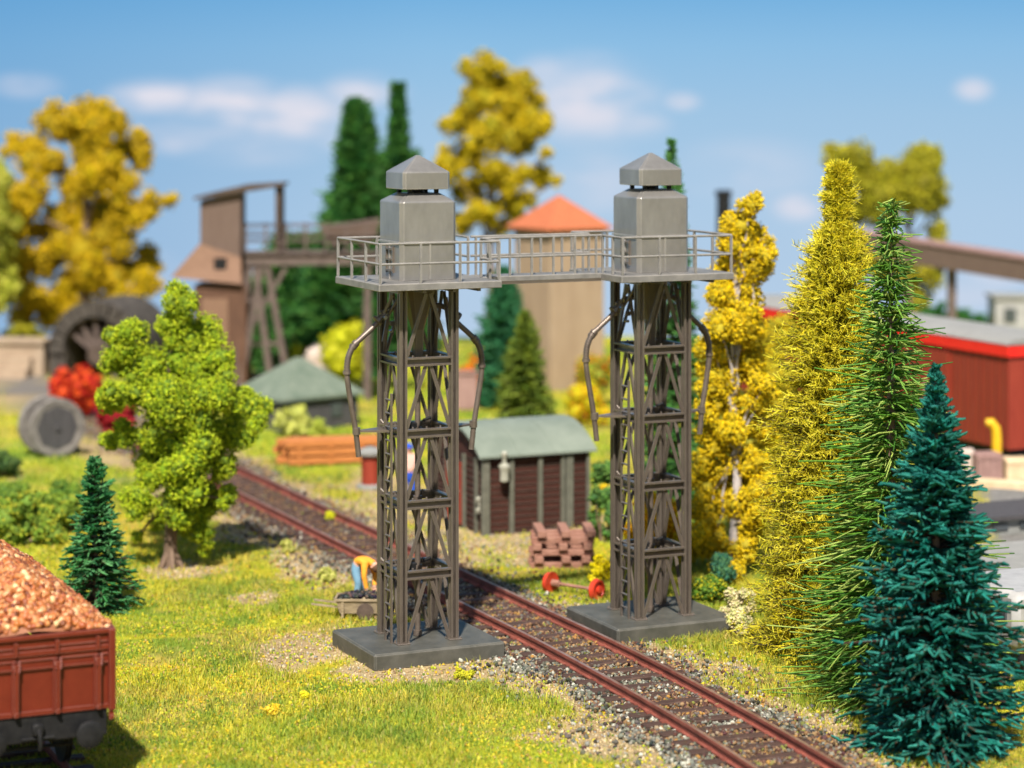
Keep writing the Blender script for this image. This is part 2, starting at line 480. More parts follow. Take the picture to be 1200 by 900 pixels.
# ------------------------------------------------------------------ sky backdrop
def make_sky():
    cx, cy, rad = 0.0, 45.0, 105.0
    n = 96
    z0, z1 = -45.0, 62.0
    V, F, UV = [], [], []
    zs = [z0 + (z1 - z0) * i / 12 for i in range(13)]
    for j, z in enumerate(zs):
        for i in range(n + 1):
            th = R(-85 + 170 * i / n)
            V.append((cx + rad * math.sin(th), cy + rad * math.cos(th), z)); UV.append((math.degrees(th), z))
    for j in range(12):
        for i in range(n):
            a = j * (n + 1) + i
            F.append((a, a + 1, a + n + 2, a + n + 1))
    me = bpy.data.meshes.new('sky'); me.from_pydata(V, [], F)
    uv = me.uv_layers.new(name='UVMap')
    for lp in me.loops: uv.data[lp.index].uv = UV[lp.vertex_index]
    me.polygons.foreach_set('use_smooth', [True] * len(F))
    m = bpy.data.materials.new('painted_sky'); m.use_nodes = True
    nn, l = m.node_tree.nodes, m.node_tree.links
    nn.remove(nn['Principled BSDF'])
    em = nn.new('ShaderNodeEmission'); l.new(em.outputs[0], nn['Material Output'].inputs[0])
    em.inputs[1].default_value = 2 ** -EXPO
    uvn = nn.new('ShaderNodeUVMap'); uvn.uv_map = 'UVMap'
    sep = nn.new('ShaderNodeSeparateXYZ'); l.new(uvn.outputs[0], sep.inputs[0])
    def uv_of(px, py):
        d = Vector(((px - 600) / FPX, 1, 0)); a = d.x ** 2 + 1; b = -2 * cy; c = cy * cy - rad * rad
        t = (-b + math.sqrt(b * b - 4 * a * c)) / (2 * a)
        return math.degrees(math.atan2(d.x * t, t - cy)), CAM_H - (py - HOR) * t / FPX
    vt = uv_of(600, 30)[1]; vb = uv_of(600, 400)[1]
    mr = nn.new('ShaderNodeMapRange'); l.new(sep.outputs[1], mr.inputs[0])
    mr.inputs[1].default_value = vb; mr.inputs[2].default_value = vt + 4
    rp = nn.new('ShaderNodeValToRGB'); l.new(mr.outputs[0], rp.inputs[0])
    e = rp.color_ramp.elements
    e[0].position = 0; e[0].color = srgb(182, 205, 230)
    e[1].position = 1; e[1].color = srgb(100, 168, 219)
    for p, c in ((.35, (174, 203, 230)), (.60, (160, 197, 228)), (.78, (141, 190, 228)), (.9, (121, 179, 224))):
        x = e.new(p); x.color = srgb(*c)
    # deeper blue towards the left, paler to the right
    lr = nn.new('ShaderNodeMapRange'); l.new(sep.outputs[0], lr.inputs[0])
    lr.inputs[1].default_value = uv_of(0, 100)[0]; lr.inputs[2].default_value = uv_of(500, 100)[0]; lr.inputs[3].default_value = .45; lr.inputs[4].default_value = 0
    mxl = nn.new('ShaderNodeMix'); mxl.data_type = 'RGBA'; l.new(lr.outputs[0], mxl.inputs[0]); l.new(rp.outputs[0], mxl.inputs[6])
    mxl.inputs[7].default_value = srgb(82, 148, 203)
    # clouds
    mp = nn.new('ShaderNodeMapping'); mp.inputs['Scale'].default_value = (.35, .6, 1); l.new(uvn.outputs[0], mp.inputs[0])
    nz = nn.new('ShaderNodeTexNoise'); nz.inputs['Scale'].default_value = 1.0; nz.inputs['Detail'].default_value = 6; nz.inputs['Roughness'].default_value = .5
    l.new(mp.outputs[0], nz.inputs[0])
    acc = None
    for px, py, rx, ry, k in ((185, 114, 60, 22, 1), (270, 122, 72, 32, 1), (345, 135, 72, 34, 1), (425, 108, 52, 22, .8), (215, 168, 45, 16, .5), (30, 100, 42, 16, .45), (300, 178, 80, 20, .35),
                              (690, 118, 80, 52, 1), (610, 210, 60, 30, .4), (240, 150, 110, 26, .35), (880, 200, 90, 40, .3), (640, 90, 40, 26, .6), (745, 145, 40, 20, .55), (798, 119, 24, 12, .7), (1140, 105, 24, 15, .75), (935, 243, 32, 18, .8),
                              (700, 215, 60, 40, .4), (1170, 320, 46, 20, .55), (1000, 270, 60, 24, .3), (400, 160, 50, 22, .4), (1130, 345, 60, 20, .4), (150, 320, 60, 30, .35)):
        u, v = uv_of(px, py); u2, v2 = uv_of(px + rx, py - ry)
        su, sv = abs(u2 - u), abs(v2 - v)
        vs = nn.new('ShaderNodeVectorMath'); vs.operation = 'SUBTRACT'; l.new(uvn.outputs[0], vs.inputs[0]); vs.inputs[1].default_value = (u, v, 0)
        vd = nn.new('ShaderNodeVectorMath'); vd.operation = 'DIVIDE'; l.new(vs.outputs[0], vd.inputs[0]); vd.inputs[1].default_value = (su, sv, 1)
        ln = nn.new('ShaderNodeVectorMath'); ln.operation = 'LENGTH'; l.new(vd.outputs[0], ln.inputs[0])
        m1 = nn.new('ShaderNodeMapRange'); l.new(ln.outputs['Value'], m1.inputs[0]); m1.interpolation_type = 'SMOOTHSTEP'
        m1.inputs[1].default_value = 1.35; m1.inputs[2].default_value = .2; m1.inputs[3].default_value = 0; m1.inputs[4].default_value = k
        if acc is None: acc = m1.outputs[0]
        else:
            mx = nn.new('ShaderNodeMath'); mx.operation = 'MAXIMUM'; l.new(acc, mx.inputs[0]); l.new(m1.outputs[0], mx.inputs[1]); acc = mx.outputs[0]
    nr = nn.new('ShaderNodeMapRange'); l.new(nz.outputs[0], nr.inputs[0]); nr.inputs[1].default_value = .34; nr.inputs[2].default_value = .56; nr.inputs[3].default_value = .3; nr.inputs[4].default_value = 1
    mu = nn.new('ShaderNodeMath'); mu.operation = 'MULTIPLY'; l.new(acc, mu.inputs[0]); l.new(nr.outputs[0], mu.inputs[1])
    m2 = nn.new('ShaderNodeMath'); m2.operation = 'MULTIPLY'; l.new(mu.outputs[0], m2.inputs[0]); m2.inputs[1].default_value = 1.0
    mc = nn.new('ShaderNodeMix'); mc.data_type = 'RGBA'; l.new(m2.outputs[0], mc.inputs[0]); l.new(mxl.outputs[2], mc.inputs[6]); mc.inputs[7].default_value = srgb(224, 224, 236)
    l.new(mc.outputs[2], em.inputs[0])
    me.materials.append(m)
    o = bpy.data.objects.new('sky', me); col.objects.link(o)
    tag(o, 'blue sky backdrop with soft pale clouds', 'sky', kind='structure')
make_sky()

# ------------------------------------------------------------------ ground
YELLOWG = np.array((.40, .33, .022)); LIMEG = np.array((.27, .31, .022)); GREENG = np.array((.10, .18, .022))
TAN = np.array((.44, .33, .18)); SOILB = np.array((.27, .185, .105)); GRAV = np.array((.17, .16, .15)); YARD = np.array((.19, .18, .165))
GROUND_END = 104.0
def turf_col(x, y):
    a = fbm(x, y, 3.2, 21)[:, None]; b = fbm(x, y, 1.1, 31)[:, None]
    k = np.clip((a - .36) / .26, 0, 1)
    c = LIMEG * (1 - k) + YELLOWG * k
    k2 = np.clip((b - .50) / .14, 0, 1) * .8
    c = c * (1 - k2) + GREENG * k2
    st = np.clip((fbm(x, y, 1.7, 121)[:, None] - .55) / .1, 0, 1) * .55
    c = c * (1 - st) + np.array((.40, .27, .08)) * st
    far = np.clip((y - 60) / 12, 0, 1)[:, None]
    return c * (1 - far * .2) + np.array((.25, .31, .03)) * far * .2
def make_ground():
    ys = np.concatenate([np.arange(-12, 30, 3.0), np.arange(30, 62, .12), np.arange(62, GROUND_END, .35), [GROUND_END]])
    xs = np.concatenate([np.arange(-60, -16, 2.0), np.arange(-16, 16, .12), np.arange(16, 60.1, 2.0)])
    X, Y = np.meshgrid(xs, ys)
    x, y = X.ravel(), Y.ravel()
    z = gz(x, y)
    bl, so, yd = soil_mask(x, y)
    c = turf_col(x, y)
    s = fbm(x, y, .9, 41)[:, None]
    sc_ = TAN * s + SOILB * (1 - s)
    so = np.clip(so, 0, 1)[:, None]
    c = c * (1 - so * .92) + sc_ * so * .92
    bl = bl[:, None]
    gc = GRAV * .8 + SOILB * .25 * s
    c = c * (1 - bl) + gc * bl
    yd = yd[:, None]
    c = c * (1 - yd) + YARD * yd
    n, k = len(xs), len(ys)
    i = np.arange((k - 1) * n).reshape(k - 1, n)[:, :-1].ravel()
    F = np.stack([i, i + 1, i + n + 1, i + n], 1)
    o = arr_mesh('ground', np.stack([x, y, z], 1), F, c, M['ground'], smooth=True)
    tag(o, 'grassy yellow green model landscape ground with bare soil', 'ground', kind='structure')
    b = MB()
    b.box((0, (GROUND_END - 12) / 2, -.62), (120, GROUND_END + 12, 1.0))
    tag(b.build('ground_board', M['board']), 'wooden baseboard under the landscape', 'baseboard', kind='structure')
make_ground()

def scatter(n, y0, y1, margin=3.0, pw=1.0):
    u = rng.random(n)
    y = (y0 ** pw + u * (y1 ** pw - y0 ** pw)) ** (1 / pw)
    x = (rng.random(n) * 2 - 1) * (.2185 * y + margin)
    return x, y
def in_slab(x, y):
    r = np.zeros(len(x), bool)
    for c in (CL, CR):
        r |= (np.abs((x - c.x) * WV.x + (y - c.y) * WV.y) < 1.33) & (np.abs((x - c.x) * TV.x + (y - c.y) * TV.y) < 1.17)
    return r

def make_grass():
    def blades(x, y, h, wd, lean, C):
        n = len(x)
        z = gz(x, y)
        a = rng.random(n) * 2 * np.pi
        b = rng.random(n) * 2 * np.pi
        sx, sy = np.cos(a) * wd / 2, np.sin(a) * wd / 2
        tx, ty = np.cos(b) * h * lean, np.sin(b) * h * lean
        p0 = np.stack([x - sx, y - sy, z - .01], 1); p1 = np.stack([x + sx, y + sy, z - .01], 1)
        p2 = np.stack([x + tx * .4 + sx * .7, y + ty * .4 + sy * .7, z + h * .6], 1)
        p3 = np.stack([x + tx * .4 - sx * .7, y + ty * .4 - sy * .7, z + h * .6], 1)
        p4 = np.stack([x + tx, y + ty, z + h * (1 - lean * .35)], 1)
        V = np.stack([p0, p1, p2, p3, p4], 1).reshape(-1, 3)
        o = (np.arange(n) * 5)[:, None, None]
        F = (np.array([(0, 1, 2), (0, 2, 3), (3, 2, 4)])[None] + o).reshape(-1, 3)
        return V, F, np.repeat(C[:, None], 5, 1).reshape(-1, 3)
    parts = []
    for (n, y0, y1, hm, wd, mg) in ((380000, 33, 52, 1.0, .015, 2), (110000, 52, 68, 1.1, .028, 2), (40000, 68, 103, 1.2, .06, 1)):
        x, y = scatter(n, y0, y1, mg)
        bl, so, yd = soil_mask(x, y)
        dens = fbm(x, y, 1.3, 51)
        p = (1 - np.clip(bl * 1.2, 0, 1)) * (1 - so * .9) * (1 - yd)
        keep = (rng.random(n) < p * np.clip(dens * 2.3 - .35, .12, 1)) & ~in_slab(x, y)
        x, y = x[keep], y[keep]
        n = len(x)
        tall = np.clip((fbm(x, y, 2.4, 61) - .42) / .2, 0, 1)
        for (gx_, gy_, gr_) in ((290, 845, 60), (200, 800, 60), (860, 770, 60), (250, 700, 60), (960, 850, 70)):
            q = G(gx_, gy_); tall = np.maximum(tall, np.clip(1.3 - np.hypot(x - q.x, (y - q.y) * .55) / (gr_ * q.y / FPX), 0, 1))
        h = (.035 + .075 * rng.random(n) + .15 * tall * rng.random(n)) * hm
        base = turf_col(x, y)
        pal = palette(n, [(.76, .62, .07), (.50, .52, .05), (.22, .36, .04), (.08, .17, .03), (.72, .50, .20)], (.28, .28, .22, .13, .09))
        blot = np.clip((fbm(x, y, .55, 91) - .5) / .12, 0, 1)[:, None]
        C = (base * .5 + pal * .62) * (1 - blot * .45) + np.array((.12, .26, .03)) * blot * .45
        parts.append(blades(x, y, h, wd * rng.uniform(.6, 1.3, n), rng.uniform(.15, 1.0, n), C))
    V, F, C = merge(parts)
    tag(arr_mesh('grass', V, F, C, M['grass']), 'short bright yellow green static grass covering the ground', 'grass', kind='stuff')
    # turf crumbs
    x, y = scatter(110000, 33, 62, 2)
    bl, so, yd = soil_mask(x, y)
    keep = (rng.random(len(x)) < (1 - bl) * (1 - so * .55) * (1 - yd) * np.clip(fbm(x, y, .8, 71) * 2.6 - .7, 0.05, 1)) & ~in_slab(x, y)
    x, y = x[keep], y[keep]; n = len(x)
    C = palette(n, [(.58, .50, .04), (.40, .44, .03), (.14, .24, .03), (.42, .28, .1), (.68, .42, .03)], (.35, .3, .15, .12, .08)) 
    V, F, C = chunks(np.stack([x, y, gz(x, y) + .015], 1), rng.uniform(.014, .04, n), C)
    tag(arr_mesh('turf_scatter', V, F, C, M['foam']), 'coarse foam turf crumbs between the grass', 'ground cover', kind='stuff')
make_grass()

def make_stones():
    # ballast along the track
    n = 120000
    t = rng.uniform(-6, 50, n) 
    u = rng.uniform(-2.6, 2.6, n)
    base = Vector((0, 0, 0)) + WV * TRK
    td0 = 40 * TV.y - 0 
    T0 = 34.0
    s = T0 + t * 1.0
    ub = u + bend(s - 8)
    x = base.x + WV.x * ub + TV.x * (s - 8); y = base.y + WV.y * ub + TV.y * (s - 8)
    bl, so, yd = soil_mask(x, y)
    far = np.clip((62 - y) / 14, .25, 1)
    keep = (rng.random(n) < np.clip(bl + .06, 0, 1) * far) & ~in_slab(x, y) & (y > 32) & (y < 78)
    x, y, u = x[keep], y[keep], u[keep]; n = len(x)
    near = np.clip((y - 40) / 25, 0, 1)
    inside = np.abs(u) < .60
    Cg = palette(n, [(.22, .215, .17), (.12, .12, .09), (.44, .42, .34), (.04, .04, .032), (.27, .20, .12)], (.3, .28, .12, .18, .12))
    Cb = palette(n, [(.19, .105, .055), (.30, .19, .09), (.09, .045, .03), (.13, .11, .095), (.34, .18, .05), (.18, .18, .04)], (.27, .15, .27, .18, .07, .06))
    k = np.clip(fbm(x, y, 2.2, 81) * 3 - 1.0 + near * .5, 0, 1) * np.where(inside, 1.5, .8)
    pick = rng.random(n) < k
    C = np.where(pick[:, None], Cb, Cg)
    z = gz(x, y) + .01 + np.where(inside, rng.uniform(.01, .075, n), rng.uniform(0, .05, n))
    V, F, C = chunks(np.stack([x, y, z], 1), np.where(inside, rng.uniform(.018, .042, n), rng.uniform(.02, .05, n)), C, base=(ICO_V, ICO_F), jit=.25)
    tag(arr_mesh('ballast_gravel', V, F, C, M['stone']), 'grey and brown ballast stones along the rusty track', 'gravel', kind='stuff')
    # tan grit on bare soil
    x, y = scatter(90000, 34, 62, 1)
    bl, so, yd = soil_mask(x, y)
    keep = (rng.random(len(x)) < np.clip(so - bl * .8, 0, 1) * .9 + .01) & ~in_slab(x, y) & (yd < .5)
    x, y = x[keep], y[keep]; n = len(x)
    C = palette(n, [(.52, .40, .22), (.40, .28, .14), (.60, .48, .30), (.22, .14, .08), (.30, .30, .28)], (.3, .3, .15, .15, .1))
    V, F, C = chunks(np.stack([x, y, gz(x, y) + .008], 1), rng.uniform(.012, .036, n), C)
    tag(arr_mesh('soil_grit', V, F, C, M['stone']), 'fine tan grit on the bare soil patches', 'grit', kind='stuff')
make_stones()

# ------------------------------------------------------------------ track
def make_track():
    o0 = WV * TRK
    s0, s1 = 24.0, 69.0
    root = thing('railway_track', 'rusty red rails on dark wooden sleepers running past both towers', 'railway track', (o0.x + TV.x * s0, o0.y + TV.y * s0, 0), ANG)
    L = s1 - s0
    prof = [(-.065, .08), (.065, .08), (.065, .10), (.017, .115), (.017, .20), (.04, .212), (.04, .26), (-.04, .26), (-.04, .212), (-.017, .20), (-.017, .115), (-.065, .10)]
    for sx in (-1, 1):
        b = MB()
        nseg = 90
        rings = []
        for i in range(nseg + 1):
            yy = L * i / nseg
            dx = .008 * math.sin(yy * .9 + sx) + float(bend(s0 + yy))
            rings.append([Vector((sx * .645 + dx + px, yy, pz)) for px, pz in prof])
        b.rings(rings)
        r = b.build('rail', M['rail'], root)
        h = MB()
        h.rings([[Vector((sx * .645 + .008 * math.sin(L * i / nseg * .9 + sx) + float(bend(s0 + L * i / nseg)) + a_, L * i / nseg, b_)) for a_, b_ in ((-.028, .2595), (.028, .2595), (.028, .265), (-.028, .265))] for i in range(nseg + 1)])
        h.build('rail_head', M['railtop'], r)
    first = None
    for k in range(int(L / .6)):
        yy = .3 + k * .6
        if first is None:
            b = MB(); b.box((0, 0, .03), (2.12, .235, .14), bev=.02)
            first = b.build('sleeper', M['sleeper'], root); o = first
            for q in (-.645, .645):
                c = MB(); c.box((q, 0, .108), (.22, .12, .03))
                c.build('rail_chair', M['rail'], first)
        else:
            o = copy_tree(first, root)
        o.location = (random.uniform(-.03, .03) + float(bend(s0 + yy)), yy, random.uniform(-.008, .008))
        o.rotation_euler.z = random.uniform(-.02, .02) + (-.011 * max(0, min(9, 41 - s0 - yy)))
make_track()

# ------------------------------------------------------------------ sanding towers
LEGH = .52          # centre of leg from tower centre
def make_tower(c, label, gap):
    root = thing('sanding_tower', label, 'tower', (c.x, c.y, 0), ANG, 'sanding towers either side of the track')
    b = MB(); b.box((0, 0, .14), (2.62, 2.30, .32), bev=.035)
    b.build('base_plate', M['slab'], root)
    z0, z1 = .3, 6.93
    lv = [.3, 1.57, 2.88, 4.21, 5.55, 6.88]
    for sx in (-1, 1):
        for sy in (-1, 1):
            b = MB()
            cx, cy = sx * LEGH, sy * LEGH
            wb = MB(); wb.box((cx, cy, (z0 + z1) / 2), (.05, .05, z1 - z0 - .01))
            for ax in (-1, 1):
                for ay in (-1, 1):
                    outer = (ax == sx) + (ay == sy)
                    wdt = .056 if outer == 2 else .038
                    b.box((cx + ax * (.075 - wdt / 2), cy + ay * (.075 - wdt / 2), (z0 + z1) / 2), (wdt, wdt, z1 - z0))
            lg_ = b.build('leg', M['steel'], root)
            wb.build('leg_web', M['groove_shade'], lg_)
    faces = []
    for k in range(4):
        rot = Matrix.Rotation(k * math.pi / 2, 4, 'Z')
        for i, z in enumerate(lv[1:-1]):
            b = MB()
            q = lambda v: rot @ Vector(v)
            span = 2 * LEGH - .14
            def rb(c0, s0):
                cc = rot @ Vector(c0)
                s = s0 if k % 2 == 0 else (s0[1], s0[0], s0[2])
                b.box(cc, s)
            rb((0, -LEGH + .015, z), (span, .02, .14))
            rb((0, -LEGH - .012, z + .065), (span, .11, .034))
            rb((0, -LEGH - .012, z - .065), (span, .11, .034))
            b.build('cross_beam', M['steel'], root)
            b = MB()
            b.bar(rot @ Vector((-.34, -LEGH + .07, z)), rot @ Vector((.34, -LEGH + .07, z)), .03, .03)
            for t in (-.28, 0, .28):
                p0 = rot @ Vector((t, -LEGH + .03, z + .03)); p1 = rot @ Vector((t, -LEGH + .10, z + .03))
                b.cyl(p0, p1, .024, n=8)
                p2 = rot @ Vector((t, -LEGH + .07, z + .11)); b.cyl(rot @ Vector((t, -LEGH + .07, z)), p2, .018, n=6)
            if k % 2 == 0: b.build('bolt_row', M['steel'], root)
        for i in range(5):
            for s in (-1, 1):
                b = MB()
                zt, zb = lv[i + 1] - .07, lv[i] + (.08 if i else .0)
                p0 = rot @ Vector((s * .045, -LEGH - .01, zt)); p1 = rot @ Vector((s * (LEGH - .08), -LEGH - .01, zb))
                nrm = rot @ Vector((0, -1, 0))
                b.bar(p0, p1, .066, .028, up=nrm)
                b.bar(p0 - nrm * .028, p1 - nrm * .028, .018, .03, up=nrm)
                b.build('brace', M['steel'], root)
    for sx in (-1, 1):
        for sy in (-1, 1):
            b = MB(); b.box((sx * LEGH, sy * LEGH, .312), (.26, .26, .024), bev=.006)
            for q in (-1, 1): b.cyl((sx * LEGH + q * .1, sy * LEGH - q * .1, .32), (sx * LEGH + q * .1, sy * LEGH - q * .1, .355), .018, n=6)
            b.build('foot_plate', M['steel'], root)
    # hopper and down pipe inside
    b = MB()
    r0, r1 = .44, .13
    def sq(h, z, ch=.3):
        c_ = h * (1 - ch)
        return [Vector(p) for p in ((-c_, -h, z), (c_, -h, z), (h, -c_, z), (h, c_, z), (c_, h, z), (-c_, h, z), (-h, c_, z), (-h, -c_, z))]
    b.rings([sq(.08, 5.5), sq(.10, 6.1), sq(.24, 6.7), sq(.30, 6.92)])
    b.build('hopper', M['steel'], root)
    b = MB()
    b.cyl((0, 0, .29), (0, 0, 5.5), .055, n=12)
    for z in (.36, 1.6, 2.9, 4.2): b.cyl((0, 0, z - .05), (0, 0, z + .05), .085, n=12)
    dp = b.build('down_pipe', M['pipe'], root, smooth=True)
    for z in (1.62, 4.28):
        b = MB()
        b.box((-.12, 0, z), (.2, .12, .14), bev=.02); b.cyl((-.2, -.02, z), (-.2, -.14, z), .07, n=12)
        b.cyl((.1, -.05, z + .1), (.22, -.12, z + .16), .03, n=8)
        b.build('valve_box', M['black'], dp)
    # deck and brackets
    b = MB(); b.box((0, 0, 7.0), (2.46, 2.34, .135), bev=.012)
    dk = b.build('deck', M['deck'], root)
    b = MB()
    for x_ in (-.8, -.3, .3, .8): b.box((x_, 0, 6.905), (.06, 2.2, .05))
    b.build('deck_joist', M['steel'], dk)
    # silo body with chamfered corners
    b = MB()
    def sqc(h, z, c_):
        return [Vector(p) for p in ((-h + c_, -h, z), (h - c_, -h, z), (h, -h + c_, z), (h, h - c_, z), (h - c_, h, z), (-h + c_, h, z), (-h, h - c_, z), (-h, -h + c_, z))]
    b.rings([sqc(.57, 7.066, .07), sqc(.57, 8.52, .07), sqc(.56, 8.545, .07), sqc(.33, 8.69, .04)])
    sl = b.build('silo', M['silo'], root, bevel=.012)
    b = MB()
    for k in range(4):
        rot = Matrix.Rotation(k * math.pi / 2, 4, 'Z')
        s = (1.02, .035, .035) if k % 2 == 0 else (.035, 1.02, .035)
        b.box(rot @ Vector((0, -.585, 7.78)), s)
        s = (.03, .02, .7) if k % 2 == 0 else (.02, .03, .7)
        b.box(rot @ Vector((.02, -.58, 7.42)), s)
    b.build('seam_trim', M['silo'], sl)
    b = MB()
    for k, z in enumerate((7.25, 7.45, 7.65)):
        b.box((-.59, -.05, z), (.05, .34, .035))
    for y_ in (-.22, .12): b.box((-.585, y_, 7.45), (.03, .03, .5))
    b.build('step_iron', M['steel'], sl)
    b = MB()
    for sx in (-1, 1):
        for sy in (-1, 1): b.box((sx * .27, sy * .27, 8.72), (.07, .07, .16))
    b.cyl((0, 0, 8.66), (0, 0, 8.79), .12, n=12)
    b.build('neck', M['black'], root)
    b = MB()
    b.rings([sqc(.455, 8.765, .05), sqc(.475, 8.775, .05), sqc(.475, 9.08, .05), sqc(.46, 9.1, .05), sqc(.03, 9.40, .008)])
    b.build('silo_cap', M['silo'], root, bevel=.01)
    # ladder on the side facing the siding
    ld = None
    b = MB()
    b.box((-.69, -.40, 2.63), (.035, .05, 4.66)); b.box((-.69, -.09, 2.63), (.035, .05, 4.66))
    ld = b.build('ladder', M['steel'], root)
    b = MB(); z = .5
    while z < 4.9:
        b.cyl((-.69, -.40, z), (-.69, -.09, z), .019, n=6); z += .255
    b.build('rung', M['steel'], ld)
    b = MB()
    for z in (1.75, 3.05, 4.35):
        b.box((-.63, -.40, z), (.12, .03, .03)); b.box((-.63, -.09, z), (.12, .03, .03)); b.cyl((-.70, -.02, z + .02), (-.74, .02, z + .08), .02, n=6)
    b.build('ladder_bracket', M['bright'] if False else M['steel'], ld)
    # sand hoses
    for s in (-1, 1):
        k = 1 if s < 0 else .93
        pts = [(.25, 6.55), (.6, 6.5), (.85, 6.22), (1.15, 5.97), (1.30, 5.83), (1.40, 5.62), (1.425, 5.35), (1.40, 5.1), (1.33, 4.7), (1.25, 4.25), (1.19, 3.76)]
        # smooth the polyline
        def cat(pp, n=5):
            out = []
            pp = [pp[0]] + pp + [pp[-1]]
            for i in range(1, len(pp) - 2):
                for j in range(n):
                    t = j / n
                    out.append(tuple(.5 * ((2 * pp[i][d]) + (-pp[i - 1][d] + pp[i + 1][d]) * t + (2 * pp[i - 1][d] - 5 * pp[i][d] + 4 * pp[i + 1][d] - pp[i + 2][d]) * t * t + (-pp[i - 1][d] + 3 * pp[i][d] - 3 * pp[i + 1][d] + pp[i + 2][d]) * t ** 3) for d in (0, 1)))
            out.append(pp[-1]); return out
        cp = cat(pts)
        path = [Vector((s * x_ * k, 0, z_)) for x_, z_ in cp]
        b = MB(); b.tube(path, .052, n=12)
        hp = b.build('sand_hose', M['pipe'], root, smooth=True)
        b = MB()
        for i in (18, 20, 30):
            if i < len(path) - 1:
                d = (path[i + 1] - path[i]).normalized()
                b.cyl(path[i] - d * .03, path[i] + d * .03, .075, n=12)
        for i in range(21, 31):
            d = (path[i + 1] - path[i]).normalized()
            b.cyl(path[i] - d * .012, path[i] + d * .012, .062, n=12)
        b.build('hose_clamp', M['pipe'], hp, smooth=True)
        b = MB()
        p = Vector((s * 1.235 * k, 0, 4.22))
        b.add([(s * .56, -.3, 4.22), (s * .56, .3, 4.22), (p.x, 0, 4.22), (s * .56, -.3, 4.26), (s * .56, .3, 4.26), (p.x, 0, 4.26)],
              [(0, 1, 2), (5, 4, 3), (0, 3, 4, 1), (1, 4, 5, 2), (2, 5, 3, 0)])
        b.cyl((p.x, 0, 4.18), (p.x, 0, 4.31), .075, n=12)
        b.build('hose_bracket', M['steel'], hp)
        b = MB()
        b.lathe([(.05, 0), (.1, .01), (.1, .07), (.06, .08), (.06, .16), (.11, .17), (.11, .22), (.05, .24)], n=12, c=(s * .66, 0, 6.42), axis=(s * .75, 0, -.6))
        b.cyl((s * .62, -.02, 6.35), (s * .5, -.22, 6.7), .028, n=8)
        b.bar((s * .62, -.05, 6.4), (s * .72, -.05, 5.9), .03, .05)
        b.bar((s * .72, -.05, 6.4), (s * .60, -.25, 6.78), .03, .05)
        b.cyl((s * .58, -.12, 6.25), (s * .58, -.2, 6.25), .05, n=10)
        v = b.build('hose_valve', M['steel'], hp)
        b = MB()
        b.cyl((s * .7, -.16, 6.36), (s * .7, -.06, 6.36), .04, n=10); b.cyl((s * .6, -.2, 6.1), (s * .6, -.1, 6.1), .03, n=10)
        b.cyl((s * .64, -.09, 6.5), (s * .64, -.03, 6.5), .03, n=10)
        b.build('valve_nut', M['bright'], hp)
    make_railing(root, gap)
    return root

def make_railing(root, gap):
    a, d = 1.19, 1.13
    zb, zt, zm = 7.066, 7.80, 7.43
    segs = [((-a, -d), (a, -d), 4), ((-a, d), (a, d), 4)]
    for s in (-1, 1):
        if s == gap:
            segs += [((s * a, -d), (s * a, -.27), 3), ((s * a, .35), (s * a, d), 2)]
        else:
            segs += [((s * a, -d), (s * a, d), 4)]
    rl = MB()
    for p, q, n in segs:
        for z in (zt, zm):
            j = random.uniform(-.008, .008)
            rl.cyl((*p, z), (*q, z + j), .024, n=8)
    r = rl.build('railing', M['deck'], root, smooth=True)
    done = set()
    pm = MB()
    for p, q, n in segs:
        for i in range(n):
            t = i / (n - 1)
            x_, y_ = p[0] + (q[0] - p[0]) * t, p[1] + (q[1] - p[1]) * t
            key = (round(x_, 2), round(y_, 2))
            if key in done: continue
            done.add(key)
            pm = MB(); pm.box((x_, y_, (zb + zt) / 2), (.042, .042, zt - zb - .02)); pm.build('railing_post', M['deck'], r)

make_tower(CL, 'grey lattice sanding tower standing left of the track, nearer one', 1)
make_tower(CR, 'grey lattice sanding tower on the right, in front of the golden poplar', -1)

def make_walkway():
    c = CL + WV * 2.495
    root = thing('footbridge', 'grey footbridge with railings joining the two tower decks', 'footbridge', (c.x, c.y, 6.95), ANG)
    b = MB(); b.box((0, .04, .075), (2.51, .64, .1), bev=.008); b.build('deck', M['deck'], root)
    b = MB()
    for y_ in (-.25, .33): b.box((0, y_, .03), (2.5, .05, .12))
    b.build('girder', M['steel'], root)
    for y_ in (-.25, .33):
        b = MB()
        for z in (.86, .49): b.cyl((-1.26, y_, z), (1.26, y_, z), .024, n=8)
        r = b.build('railing', M['deck'], root, smooth=True)
        for k in range(6):
            x_ = -1.15 + k * .46
            b = MB(); b.box((x_, y_, .48), (.04, .04, .74)); b.build('railing_post', M['deck'], r)
make_walkway()

